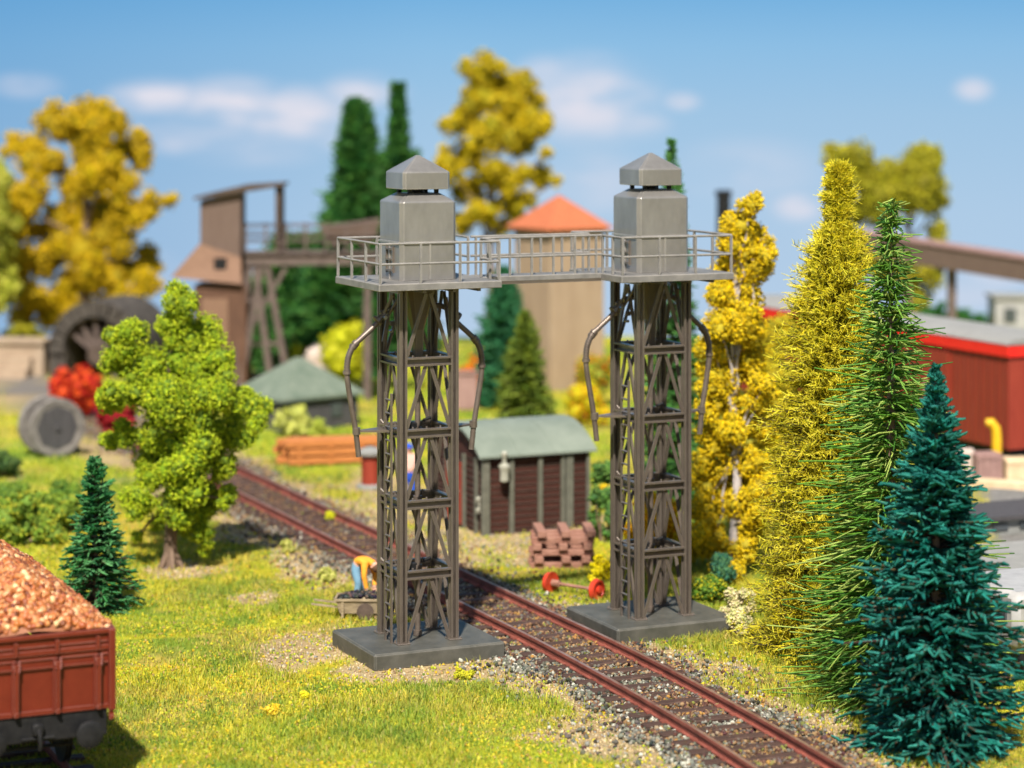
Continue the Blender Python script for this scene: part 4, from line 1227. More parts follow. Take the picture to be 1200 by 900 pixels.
    o.location = root.location; o.rotation_euler = root.rotation_euler
    tag(o, 'heap of small reddish tan stones filling the near wagon', 'stone load', kind='stuff')
    # its own siding
    base = root.location
    tr = thing('siding_track', 'siding track carrying the loaded red wagon', 'railway track', (base.x - TV.x * 3, base.y - TV.y * 3, 0), ANG)
    for s in (-1, 1):
        b = MB(); b.box((s * .70, 8, .13), (.07, 20, .1)); b.box((s * .70, 8, .085), (.12, 20, .02)); b.build('rail', M['rail'], tr)
    f = None
    for k in range(30):
        if f is None:
            b = MB(); b.box((0, 0, .03), (2.3, .24, .09), bev=.01); f = b.build('sleeper', M['sleeper'], tr); o = f
        else: o = f.copy(); col.objects.link(o); o.parent = tr
        o.location = (0, -1.7 + k * .65, 0)
make_wagon()

# ------------------------------------------------------------------ red brown shed (old wagon body)
def make_shed():
    c = G(565, 629)
    W, D, H = 2.85, 3.1, 1.86
    RISE = .62
    root = thing('shed', 'red brown wagon body shed with low arched grey green roof', 'shed', (c.x + WV.x * W / 2, c.y + WV.y * W / 2, 0), ANG)
    b = MB(); b.box((0, D / 2, H / 2 + .02), (W - .08, D - .08, H - .04)); b.build('wall', M['brick'], root)
    b = MB()
    for k in range(12):
        z = .12 + k * .15
        b.box((0, .03, z), (W - .1, .026, .012)); b.box((-W / 2 + .03, D / 2, z), (.026, D - .1, .012)); b.box((W / 2 - .03, D / 2, z), (.026, D - .1, .012))
    b.build('board_joint', M['darkwood'], root)
    for x_, wd in ((-W / 2 + .08, .2), (-.66, .11), (.10, .11), (.70, .09), (.88, .19), (W / 2 - .04, .08)):
        b = MB(); b.box((x_, -.02, H / 2), (wd, .10, H - .03), bev=.01); b.build('post', M['post'], root)
    for y_ in (.35, 1.1, 2.2, 2.95):
        b = MB(); b.box((-W / 2 - .01, y_, H / 2), (.07, .1, H - .04)); b.build('post', M['post'], root)
    b = MB(); b.box((-W / 2 - .03, 1.65, .85), (.06, .95, 1.5)); d = b.build('door', M['goods'], root)
    b = MB(); b.cyl((-W / 2 - .06, 1.35, .9), (-W / 2 - .12, 1.35, .9), .03); b.build('handle', M['cream'], d)
    b = MB(); b.cyl((-W / 2 - .03, .14, .62), (-W / 2 - .1, .14, .62), .05, n=10); b.cyl((-W / 2 - .03, .14, .88), (-W / 2 - .1, .14, .88), .05, n=10); b.box((-W / 2 - .02, .14, .75), (.03, .06, .4))
    b.build('hook', M['cream'], root)
    b = MB(); b.cyl((-W / 2 + .6, -.08, .02), (W / 2 - .5, -.08, .06), .035, n=8); b.build('lower_rail', M['darkwood'], root)
    # arched roof, ridge along the front
    n = 16
    f = lambda t: H + .02 + RISE * (1 - abs(2 * t - 1) ** 2.1)
    rings = []
    for x_ in (-W / 2 - .14, W / 2 + .14):
        top, bot = [], []
        for i in range(n + 1):
            t = i / n; y_ = -.16 + (D + .32) * t
            top.append(Vector((x_, y_, f(t) + .055))); bot.append(Vector((x_, y_, f(t))))
        rings.append(bot + top[::-1])
    b = MB(); b.rings(rings); rf = b.build('roof', M['shedroof'], root, smooth=True)
    b = MB()
    for x_ in (-.5, .45):
        for i in range(n):
            t0, t1 = i / n, (i + 1) / n
            b.bar((x_, -.16 + (D + .32) * t0, f(t0) + .058), (x_, -.16 + (D + .32) * t1, f(t1) + .058), .05, .012)
    b.build('roof_seam', M['shedroof'], rf)
    for sx in (-1, 1):
        rings = []
        for x_ in (sx * (W / 2 - .06), sx * (W / 2 - .02)):
            rings.append([Vector((x_, .0, H - .06)), Vector((x_, D, H - .06))] + [Vector((x_, -.16 + (D + .32) * (1 - i / n), f(1 - i / n) - .004)) for i in range(1, n)])
        b = MB(); b.rings(rings); b.build('gable', M['brick'], root)
    b = MB()
    b.lathe([(.06, 0), (.11, .04), (.11, .28), (.13, .32), (.145, .38), (.13, .42), (.055, .46), (.055, .60), (.08, .63), (.08, .70), (.03, .75)], n=16, c=(-.93, -.20, 1.30))
    b.box((-.93, -.08, 1.6), (.04, .2, .04))
    b.build('wall_lamp', M['cream'], root, smooth=True)
make_shed()

# ------------------------------------------------------------------ tan tower house
def make_tower_house():
    Y = 86
    s = Y / FPX
    c = Vector(((655 - 600) * s, Y, 0))
    root = thing('tower_house', 'tan tower house with orange pyramid roof behind the footbridge', 'building', c, R(33))
    h = 1.19; H = 10.4 - (268 - 120) * s
    b = MB(); b.box((0, 0, H / 2), (2 * h, 2 * h, H), taper=.98); b.build('wall', M['plaster'], root)
    b = MB(); b.box((0, 0, H - .05), (2 * h + .14, 2 * h + .14, .16)); b.build('cornice', M['plaster'], root)
    b = MB(); r_ = h + .22; ap = H + 1.25
    b.add([(-r_, -r_, H + .02), (r_, -r_, H + .02), (r_, r_, H + .02), (-r_, r_, H + .02), (-r_, -r_, H + .09), (r_, -r_, H + .09), (r_, r_, H + .09), (-r_, r_, H + .09), (0, 0, ap)],
          [(0, 3, 2, 1), (0, 1, 5, 4), (1, 2, 6, 5), (2, 3, 7, 6), (3, 0, 4, 7), (4, 5, 8), (5, 6, 8), (6, 7, 8), (7, 4, 8)])
    b.build('roof', M['orangeroof'], root)
make_tower_house()

# ------------------------------------------------------------------ coal bunker with conveyor
def make_bunker():
    Y = 82; s = Y / FPX
    def X(px): return (px - 600) * s
    def Z(py): return CAM_H - (py - HOR) * s
    ox = X(262)
    root = thing('coal_bunker', 'brown wooden coal bunker cabin with a slanted roof on the left', 'coal bunker', (ox, Y, 0), 0)
    x0, x1 = X(238) - ox, X(285) - ox
    zt, zl, zb = Z(226), Z(288), Z(318)
    # upper cabin
    b = MB(); D = 1.5
    b.add([(x0, -D / 2, zl), (x1, -D / 2, zl - .4), (x1, D / 2, zl - .4), (x0, D / 2, zl), (x0, -D / 2, Z(234)), (x1, -D / 2, Z(224)), (x1, D / 2, Z(224)), (x0, D / 2, Z(234))],
          [(0, 3, 2, 1), (0, 1, 5, 4), (1, 2, 6, 5), (2, 3, 7, 6), (3, 0, 4, 7), (4, 5, 6, 7)])
    b.build('cabin_wall', M['planks'], root)
    b = MB()
    xr = X(335) - ox
    b.add([(x0 - .2, -D / 2 - .25, Z(234) + .03), (x1 + .1, -D / 2 - .25, Z(221) + .03), (xr, -D / 2 - .2, Z(218) + .03), (xr, D / 2 + .2, Z(218) + .03), (x1 + .1, D / 2 + .2, Z(221) + .03), (x0 - .2, D / 2 + .2, Z(234) + .03),
           (x0 - .2, -D / 2 - .25, Z(234) + .13), (x1 + .1, -D / 2 - .25, Z(221) + .14), (xr, -D / 2 - .2, Z(218) + .13), (xr, D / 2 + .2, Z(218) + .13), (x1 + .1, D / 2 + .2, Z(221) + .14), (x0 - .2, D / 2 + .2, Z(234) + .13)],
          [(5, 4, 3, 2, 1, 0), (6, 7, 8, 9, 10, 11), (0, 1, 7, 6), (1, 2, 8, 7), (2, 3, 9, 8), (3, 4, 10, 9), (4, 5, 11, 10), (5, 0, 6, 11)])
    b.build('roof', M['darkwood'], root)
    for y_ in (-D / 2 + .05, D / 2 - .05):
        b = MB(); b.box((X(328) - ox, y_, (Z(218) + Z(300)) / 2), (.17, .14, Z(218) - Z(300)))
        b.build('roof_post', M['darkwood'], root)
    # sloping chute skirt
    b = MB()
    xa, xb = X(206) - ox, X(288) - ox
    zz = Z(322)
    b.add([(xa, -1.2, zz), (xb, -1.2, Z(330)), (xb, 1.2, Z(330)), (xa, 1.2, zz), (x0 - .02, -D / 2, Z(284)), (x1, -D / 2 - .02, Z(300)), (x1, D / 2, Z(300)), (x0 - .02, D / 2, Z(284))],
          [(0, 3, 2, 1), (0, 1, 5, 4), (1, 2, 6, 5), (2, 3, 7, 6), (3, 0, 4, 7), (4, 5, 6, 7)])
    b.build('chute_skirt', M['planks_o'], root)
    b = MB(); b.box((X(262) - ox, -D / 2 - .06, Z(307)), (.42, .4, .4)); b.build('window', M['black'], root)
    b = MB(); b.box(((X(232) + X(292)) / 2 - ox, 0, Z(332) / 2), (X(292) - X(232), 1.9, Z(332))); lw = b.build('bunker_wall', M['bunkerwall'], root)
    b = MB(); b.box((X(256) - ox, -.97, Z(372)), (.9, .06, 1.5)); b.build('opening', M['planks_o'], lw)
    # conveyor
    cv = thing('coal_conveyor', 'raised brown coal conveyor deck on timber trestles', 'conveyor', (X(360), Y, 0), R(6))
    o2 = X(360)
    x0, x1 = X(288) - o2, X(475) - o2
    b = MB(); b.box(((x0 + x1) / 2, 0, Z(303)), (x1 - x0, 1.3, .38)); b.box(((x0 + x1) / 2, 0, Z(303) + .22), (x1 - x0 + .05, 1.5, .06)); b.build('deck', M['trestle'], cv)
    for y_ in (-.72, .72):
        b = MB()
        for q in (262, 272, 280):
            b.cyl((x0, y_, Z(q) - .05), (x1, y_, Z(q) - .05), .028, n=6)
        r = b.build('railing', M['trestle'], cv)
        for k in range(9):
            b = MB(); xx = x0 + (x1 - x0) * k / 8; b.box((xx, y_, (Z(262) + Z(296)) / 2), (.07, .07, Z(262) - Z(296))); b.build('railing_post', M['trestle'], r)
    for xx, sp in ((X(296) - o2, .75), (X(310) - o2, .95)):
        for y_ in (-.5, .5):
            for sg in (-1, 1):
                b = MB(); b.bar((xx + sg * .12, y_, Z(312)), (xx + sg * sp, y_ * 1.3, 0), .2, .2); b.build('trestle_leg', M['trestle'], cv)
        b = MB(); b.bar((xx - sp * .7, -.6, Z(400)), (xx + sp * .7, -.6, Z(400)), .12, .12); b.bar((xx - .3, -.55, Z(350)), (xx + .3, -.55, Z(350)), .12, .12)
        b.build('trestle_beam', M['trestle'], cv)
    b = MB(); b.bar((X(296) - o2, -.5, Z(380)), (X(335) - o2, -.5, Z(312)), .14, .14); b.build('trestle_leg', M['trestle'], cv)
    for sg in (-1, 1):
        b = MB(); b.bar((X(430) - o2, .5 * sg, Z(312)), (X(430) - o2, .6 * sg, 0), .22, .22); b.build('trestle_leg', M['trestle'], cv)
    t = thing('tipper_trolley', 'brown tipper trolley standing on the conveyor deck', 'trolley', (X(408), Y + .2, Z(292)), R(6))
    b = MB(); b.add([(-.75, -.4, .3), (.85, -.4, .3), (.85, .4, .3), (-.75, .4, .3), (-1.0, -.5, .75), (1.1, -.5, 1.05), (1.1, .5, 1.05), (-1.0, .5, .75)],
                    [(0, 3, 2, 1), (0, 1, 5, 4), (1, 2, 6, 5), (2, 3, 7, 6), (3, 0, 4, 7), (4, 5, 6, 7)])
    b.build('body', M['planks'], t)
    b = MB()
    for sx in (-.5, .55):
        for sy in (-.35, .35): b.cyl((sx, sy - .04, .17), (sx, sy + .04, .17), .17, n=14)
    b.build('wheel', M['darkwood'], t)
    bush('dwarf_fir', 'tiny green fir tip behind the conveyor railing', 'fir tree', 327, 440, 9, FARG, crumb=.07, hgt=12.5, Y=88, blobs=16)
make_bunker()

# ------------------------------------------------------------------ grey roofed hut, rock, drum, arch, wall
def make_left_things():
    c = G(383, 505)
    root = thing('hut', 'dark hut with grey green hipped roof behind the lumber', 'hut', c, R(40))
    a, d, H = 1.62, 1.42, 10.4 - (468 - 120) * c.y / FPX
    k = 1
    b = MB(); b.box((0, 1.6, H / 2), (2 * a - .3, 2 * d - .3, H)); 
    w_ = b.build('wall', M['hutwall'], root)
    for x_ in (-.8, .6):
        b = MB(); b.box((x_, 1.6 - d + .13, H * .6), (.4, .05, .42)); b.build('window', M['glass'], w_)
    b = MB(); ht = 1.2
    b.add([(-a, 1.6 - d, H), (a, 1.6 - d, H), (a, 1.6 + d, H), (-a, 1.6 + d, H), (-a, 1.6 - d, H + .1), (a, 1.6 - d, H + .1), (a, 1.6 + d, H + .1), (-a, 1.6 + d, H + .1), (-.12, 1.6, H + ht), (.12, 1.6, H + ht)],
          [(0, 3, 2, 1), (0, 1, 5, 4), (1, 2, 6, 5), (2, 3, 7, 6), (3, 0, 4, 7), (4, 5, 9, 8), (5, 6, 9), (6, 7, 8, 9), (7, 4, 8)])
    b.build('roof', M['hutroof'], root)
    # pale rock behind the roof
    p = P(378, 415, 84)
    V, F, C = chunks(np.array([(0., 0, 0), (.4, .1, -.1), (-.35, 0, -.15)]), np.array([.62, .5, .5]), palette(3, [(.6, .5, .42)]), base=(ICO_V, ICO_F), jit=.1)
    me_b = MB(); me_b.v = [tuple(v) for v in V]; me_b.f = [tuple(int(i) for i in f) for f in F]
    st = MB(); st.box((0, 0, -p.z / 2 - .2), (1.3, 1.0, p.z - .2), taper=.75)
    rt = thing('boulder', 'pale pinkish boulder showing above the hut roof', 'rock', (p.x, p.y, 0), .3)
    o = me_b.build('boulder_top', M['rock'], rt, smooth=True); o.location.z = p.z
    o = st.build('boulder_base', M['rock'], rt); o.location.z = p.z
    # low brown fence left of the hut
    b = MB(); q0, q1 = P(282, 440, 86), P(345, 440, 86)
    b.box(((q0.x + q1.x) / 2, 86, q0.z / 2 + .05), (q1.x - q0.x, .12, q0.z + .1)); b.box(((q0.x + q1.x) / 2, 85.9, q0.z + .1), (q1.x - q0.x + .1, .3, .08))
    tag(b.build('timber_wall', M['trestle']), 'low brown timber wall behind the trestle legs', 'wall')
    # cable drum
    c = G(62, 534)
    root = thing('cable_drum', 'grey wooden cable drum standing on its rims at the left', 'cable drum', c, R(33))
    r = .86
    for y_, nm in ((-.34, 'flange'), (.52, 'flange')):
        b = MB()
        b.lathe([(.10, 0), (r * .78, .0), (r * .8, -.03), (r - .02, -.03), (r, 0), (r, .07), (r - .02, .09), (.1, .08)], n=36, c=(0, y_, r), axis=(0, 1, 0))
        b.build(nm, M['reel'], root, smooth=True)
    b = MB(); b.cyl((0, -.25, r), (0, .52, r), r * .55, n=28); b.build('core', M['darkwood'], root, smooth=True)
    b = MB(); b.cyl((0, -.352, r), (0, -.343, r), r * .74, n=8); b.cyl((0, -.40, r), (0, -.34, r), .1, n=12); b.build('hub_disc', M['hutwall'], root)
    # dark stone arch
    Y = 88; s = Y / FPX
    root = thing('stone_arch', 'dark rounded stone arch holding a spoked timber wheel, left of the lime tree', 'stone arch', ((112 - 600) * s, Y, 0), R(-14))
    ro, ri, D = 58 * s, 38 * s, 3.0
    zc = CAM_H - (410 - HOR) * s
    b = MB(); n = 20; rings = []
    def prof_pts(r_): return [(math.cos(math.pi * i / n) * r_, zc + math.sin(math.pi * i / n) * r_) for i in range(n + 1)]
    for y_ in (0, D):
        o_ = [(ro, 0)] + prof_pts(ro) + [(-ro, 0)]
        i_ = [(ri, 0)] + prof_pts(ri) + [(-ri, 0)]
        rings.append([Vector((x_, y_, z)) for x_, z in o_] + [Vector((x_, y_, z)) for x_, z in i_[::-1]])
    m_ = len(rings[0]); h_ = m_ // 2
    vs = rings[0] + rings[1]; fs = []
    for j in range(m_): fs.append((j, (j + 1) % m_, m_ + (j + 1) % m_, m_ + j))
    for j in range(h_ - 1):
        fs.append((j, m_ - 1 - j, m_ - 2 - j, j + 1)); fs.append((m_ + j, m_ + j + 1, 2 * m_ - 2 - j, 2 * m_ - 1 - j))
    b.add(vs, fs); b.build('arch', M['masonry'], root)
    b = MB()
    for i in range(13):
        t = math.pi * i / 12; rr = (ro + ri) / 2
        b.box((math.cos(t) * rr, -.05, zc + math.sin(t) * rr), ((ro - ri) * .9, .18, .32), rot=(0, -t, 0))
    b.build('keystone_ring', M['masonry'], root)
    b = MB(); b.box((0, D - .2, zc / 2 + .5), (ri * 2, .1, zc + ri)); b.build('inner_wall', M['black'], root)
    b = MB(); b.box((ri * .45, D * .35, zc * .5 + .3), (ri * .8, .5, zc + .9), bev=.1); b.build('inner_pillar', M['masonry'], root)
    for t in (35, 65, 95, 125, 150):
        b = MB(); b.bar((0, .25, zc * .8), (math.cos(R(t)) * ri, .25, zc + math.sin(R(t)) * ri), .16, .16, up=(0, 1, 0)); b.build('spoke_beam', M['trestle'], root)
    b = MB(); b.cyl((0, .1, zc * .8), (0, .6, zc * .8), .38, n=16); b.build('hub', M['darkwood'], root)
    # beige wall and ramp on the left edge
    Y = 90; s = Y / FPX
    root = thing('loading_wall', 'beige stepped retaining wall at the left picture edge', 'wall', ((20 - 600) * s, Y, 0), R(-10))
    zt = CAM_H - (400 - HOR) * s
    b = MB(); b.box((0, 0, zt / 2), (2.6, 1.2, zt)); b.box((.0, -.05, zt + .05), (2.7, 1.35, .12)); b.build('wall', M['beige'], root)
    b = MB()
    for k in range(4): b.box((-.2, -.8 - k * .35, (zt * .55 - k * .35) / 2), (2.2, .38, max(.1, zt * .55 - k * .35)))
    b.build('steps', M['beige'], root)
    # lumber
    Y = 67; c = G(388, 546)
    lg = 'orange planks stacked on bearers by the far grass'
    first = None
    spots = []
    for layer in range(3):
        for j in range(4): spots.append((layer, j))
    for q, (layer, j) in enumerate(spots):
        if first is None:
            b = MB(); b.box((0, 0, 0), (2.7, .22, .19), bev=.015); first = b.build('lumber_plank', M['lumber']); o = first
            tag(o, 'orange sawn plank in the low lumber stack behind the track', 'plank', lg)
        else: o = first.copy(); col.objects.link(o)
        wv = Vector((math.cos(R(14)), math.sin(R(14)), 0)); tv = Vector((-wv.y, wv.x, 0))
        o['label'] = 'orange plank in the ' + ('bottom', 'middle', 'top')[layer] + ' layer of the low lumber stack, ' + ('front row', 'second row', 'third row', 'back row')[j]
        o.location = c + tv * (.12 + j * .24) + wv * random.uniform(-.22, .22) + Vector((0, 0, .16 + layer * .24)); o.rotation_euler = (0, 0, R(14) + random.uniform(-.05, .05))
    f2 = None
    for layer in range(3):
        for x_ in (-.9, 0, .9):
            if f2 is None:
                b = MB(); b.box((0, 0, 0), (.12, 1.0, .045)); f2 = b.build('lumber_bearer', M['lumber']); o = f2
                tag(o, 'short orange cross bearer between the lumber layers', 'bearer', 'bearers inside the lumber stack')
            else: o = f2.copy(); col.objects.link(o)
            wv = Vector((math.cos(R(14)), math.sin(R(14)), 0)); tv = Vector((-wv.y, wv.x, 0))
            o['label'] = 'orange bearer under the ' + ('bottom', 'middle', 'top')[layer] + ' lumber layer, ' + {-.9: 'left', 0: 'middle', .9: 'right'}[x_] + ' one'
            o.location = c + tv * .48 + wv * x_ + Vector((0, 0, .038 + layer * .24)); o.rotation_euler.z = R(14)
    # red brown standpipe behind near tower
    c = G(434, 572)
    root = thing('water_post', 'red brown cylindrical post with grey round cap and foot', 'post', c)
    b = MB(); b.lathe([(.38, 0), (.38, .08), (.3, .12)], n=20); b.build('foot', M['concrete'], root)
    b = MB(); b.lathe([(.24, .10), (.24, .88), (.2, .9)], n=20); b.build('column', M['goods'], root, smooth=True)
    b = MB(); b.lathe([(.3, .88), (.36, .92), (.36, 1.0), (.2, 1.08), (.06, 1.12)], n=20); b.build('cap', M['concrete'], root)
    # brown board beside orange bush
    b = MB(); p = G(546, 480); b.box((p.x, p.y, .62), (.8, .3, 1.24), bev=.03); b.box((p.x, p.y, 1.27), (.92, .42, .08))
    tag(b.build('brown_cabinet', M['crate']), 'pinkish brown box cabinet below the orange red bush', 'cabinet')
    # black chimney
    p = P(848, 224, 99)
    root = thing('chimney', 'tall black chimney pipe behind the golden poplar', 'chimney', (p.x, p.y, 0))
    b = MB(); b.cyl((0, 0, 0), (0, 0, p.z), .36, .29, n=20); b.build('shaft', M['black'], root, smooth=True)
    b = MB(); b.lathe([(.32, 0), (.36, .04), (.36, .2), (.3, .24)], n=20, c=(0, 0, p.z - .2)); b.build('rim', M['black'], root)
make_left_things()

# ------------------------------------------------------------------ right background
def make_right_things():
    # long red goods car
    Y = 66; c = G(1182, 550)
    root = thing('freight_car', 'long red goods car with pale grey roof at the right', 'goods car', c, ANG)
    L, Wd, zb = 15.5, 2.6, .55
    H = CAM_H - (412 - HOR) * c.y / FPX
    b = MB(); b.box((Wd / 2, L / 2, (H + zb) / 2), (Wd, L, H - zb)); body = b.build('body', M['goods'], root)
    b = MB()
    for k in range(40): b.box((-.012, .2 + k * .385, (H + zb) / 2), (.025, .03, H - zb - .1))
    b.build('board_seam', M['wagon'], body)
    for y_ in (4.0, 10.2):
        b = MB(); b.box((-.05, y_, (H + zb) / 2 - .05), (.07, 2.3, H - zb - .5)); d = b.build('door', M['goods'], root)
        b = MB(); b.box((-.1, y_, (H + zb) / 2 - .1), (.04, .06, .5)); b.build('handle', M['cream'], d)
    b = MB(); b.box((Wd / 2, L / 2, H + .02), (Wd + .16, L + .16, .34)); b.build('fascia', M['redband'], root)
    b = MB(); rings = []
    for y_ in (-.12, L + .12):
        pts = []
        for i in range(11):
            t = math.pi * i / 10; pts.append(Vector((Wd / 2 + math.cos(t) * (Wd / 2 + .1), y_, H + .195 + math.sin(t) * .22)))
        rings.append(pts)
    b.rings(rings); b.build('roof', M['paleroof'], root, smooth=True)
    b = MB(); b.box((Wd / 2, -.05, (H + zb) / 2 - .05), (1.3, .08, H - zb - .35)); b.build('end_door', M['brick'], root)
    b = MB(); b.box((Wd / 2, L / 2, .45), (Wd - .3, L - .3, .2)); b.build('underframe', M['black'], root)
    for y_ in (2, 4, 11.5, 13.5):
        for s in (.4, Wd - .4):
            b = MB(); b.cyl((s - .06, y_, .42), (s + .06, y_, .42), .42, n=20); b.build('wheel', M['black'], root)
    # brown conveyor bridge
    p0, p1 = P(1005, 284, 96), P(1300, 331, 86)
    root = thing('pipe_bridge', 'blurred brown overhead beam bridge in the upper right background', 'bridge', (p0.x, p0.y, 0))
    q = p1 - Vector((p0.x, p0.y, 0)); 
    b = MB(); b.bar((0, 0, p0.z), q, 1.0, .85); b.build('beam', M['planks'], root)
    b = MB(); b.bar((0, 0, p0.z + .46), q + Vector((0, 0, .46)), 1.15, .08); b.build('cover', M['crate'], root)
    for t in (.40, .93):
        m_ = Vector((0, 0, p0.z)).lerp(q, t)
        b = MB(); b.box((m_.x, m_.y, m_.z / 2 - .2), (.32, .32, m_.z - .4)); b.build('support_post', M['trestle'], root)
    # distant low white building + hedge
    c = Vector((P(1190, 352, 98).x, 98, 0)); zt = P(0, 348, 98).z
    root = thing('white_hut', 'small whitish hut under the brown bridge, far right', 'hut', c)
    b = MB(); b.box((0, 0, zt / 2), (2.0, 1.6, zt)); b.build('wall', M['white'], root)
    b = MB(); b.box((0, 0, zt + .05), (2.2, 1.8, .12)); b.build('roof', M['paleroof'], root)
    b = MB(); b.box((-.4, -.82, zt - .7), (.5, .05, .6)); b.build('window', M['glass'], root)
    foam_tree('hedge', 'dark green hedge line beyond the red goods car roof', 'hedge', 1130, 99,
              [(1080, 372, 12), (1100, 370, 13), (1120, 372, 12), (1140, 375, 12), (1160, 380, 12), (1175, 384, 10), (1090, 395, 22), (1130, 400, 22), (1165, 405, 20)], FARG, None, .08, .25, .1, 385, branches=3)
    # yard goods
    c = G(1166, 552)
    root = thing('yellow_hydrant', 'bent yellow filler post in front of the red goods car', 'post', c)
    b = MB(); b.tube([(.05, 0, 0), (.05, 0, .9), (.02, 0, 1.2), (-.12, 0, 1.38), (-.26, 0, 1.36)], [.14, .14, .14, .13, .1], n=12); b.build('pipe', M['yellowpaint'], root, smooth=True)
    b = MB(); b.lathe([(.25, 0), (.25, .08), (.16, .1)], n=16, c=(.05, 0, 0)); b.build('foot', M['yellowpaint'], root)
    def crate(px, py, sx, sy, sz, m, label, rz=.2):
        c = G(px, py); root = thing('crate', label, 'crate', c, rz, 'crates on the grey yard')
        b = MB(); b.box((0, 0, sz / 2), (sx, sy, sz), bev=.02); bd = b.build('body', M[m], root)
        b = MB()
        for k in range(4):
            b.box((-sx / 2 + sx * (k + .5) / 4, -sy / 2 - .012, sz / 2), (sx / 4 - .05, .03, sz - .06))
        b.box((0, -sy / 2 - .03, sz * .15), (sx, .03, .07)); b.box((0, -sy / 2 - .03, sz * .85), (sx, .03, .07))
        b.build('slat', M[m], root)
    crate(1155, 562, .75, .6, .75, 'crate', 'brown slatted crate beside the yellow filler post')
    crate(1190, 562, .7, .6, .6, 'palewood', 'pale wooden crate at the right edge below the red car', .1)
    crate(1128, 560, .6, .5, .8, 'rock', 'whitish box peeking out behind the green fir tip', -.1)
    c0 = G(1175, 574); f = None
    for k in range(6):
        if f is None:
            b = MB(); b.box((0, 0, 0), (2.4, .16, .1), bev=.01); f = b.build('pale_board', M['palewood']); o = f
            tag(o, 'cream board lying on the grey yard near the crates', 'board', 'cream boards lying on the yard')
        else: o = f.copy(); col.objects.link(o)
        o['label'] = 'cream board on the yard, ' + ('lower', 'upper')[k // 3] + ' layer, ' + ('front', 'middle', 'back')[k % 3]
        o.location = c0 + Vector((random.uniform(-.1, .1), .12 * (k % 3) * 1.5, .07 + .11 * (k // 3))); o.rotation_euler.z = R(-24) + random.uniform(-.05, .05)
    # small red cart corner
    c = G(1204, 528); root = thing('red_handcart', 'small bright red cart at the right edge', 'cart', c)
    b = MB(); b.box((0, 0, .62), (.9, .6, .35), bev=.05); b.build('body', M['redband'], root)
    b = MB(); b.cyl((-.3, -.33, .25), (-.3, -.27, .25), .25, n=16); b.cyl((.3, -.33, .25), (.3, -.27, .25), .25, n=16); b.build('wheel', M['black'], root)
    b = MB(); b.box((0, 0, .4), (1.0, .7, .06)); b.build('frame', M['white'], root)
    # concrete platform
    p = P(1170, 672, 47)
    root = thing('concrete_block', 'grey concrete loading block behind the teal fir', 'platform', (p.x, p.y, 0), ANG)
    z = p.z
    b = MB(); b.box((1.6, 1.2, z / 2), (3.2, 2.4, z), bev=.03); b.build('body', M['concrete'], root)
    b = MB(); b.box((1.6, 1.2, z + .03), (3.3, 2.5, .06)); b.build('top_slab', M['paleroof'], root)
    p = P(1150, 612, 56)
    root = thing('flat_store', 'low grey flat roofed store between red car and concrete block', 'store', (p.x, p.y, 0), ANG)
    z = p.z
    b = MB(); b.box((1.5, .9, z / 2), (2.8, 1.6, z)); wl = b.build('wall', M['concrete'], root)
    b = MB(); b.box((1.5, .9, z + .05), (3.1, 1.9, .1)); b.build('roof', M['hutwall'], root)
    for k in range(3):
        b = MB(); b.box((.6 + k * .8, .08, z * .55), (.45, .05, z * .4)); b.build('window', M['glass'], wl)
    # silvery railcar end at the very edge
    p = P(1190, 742, 42)
    root = thing('silver_trailer', 'silver white trailer with framed windows cut off by the right edge', 'trailer', (p.x, p.y, 0), ANG)
    z0, z1 = .55, P(0, 696, 42).z
    b = MB(); b.box((1.0, 1.0, (z0 + z1) / 2), (2.0, 2.0, z1 - z0), bev=.12); b.build('body', M['white'], root, smooth=True)
    b = MB(); b.box((1.0, -.01, z0 + (z1 - z0) * .62), (1.5, .05, .32)); b.box((-.01, 1.0, z0 + (z1 - z0) * .62), (.05, 1.5, .32)); b.build('window', M['glass'], root)
    b = MB(); b.box((1.0, -.03, z0 + .2), (1.9, .05, .05)); b.box((1.0, -.03, z0 + .38), (1.9, .05, .03)); b.build('trim', M['bright'], root)
    for s in (.45, 1.6):
        b = MB(); b.cyl((s, -.02, .3), (s, .15, .3), .3, n=20); b.build('wheel', M['black'], root)
make_right_things()

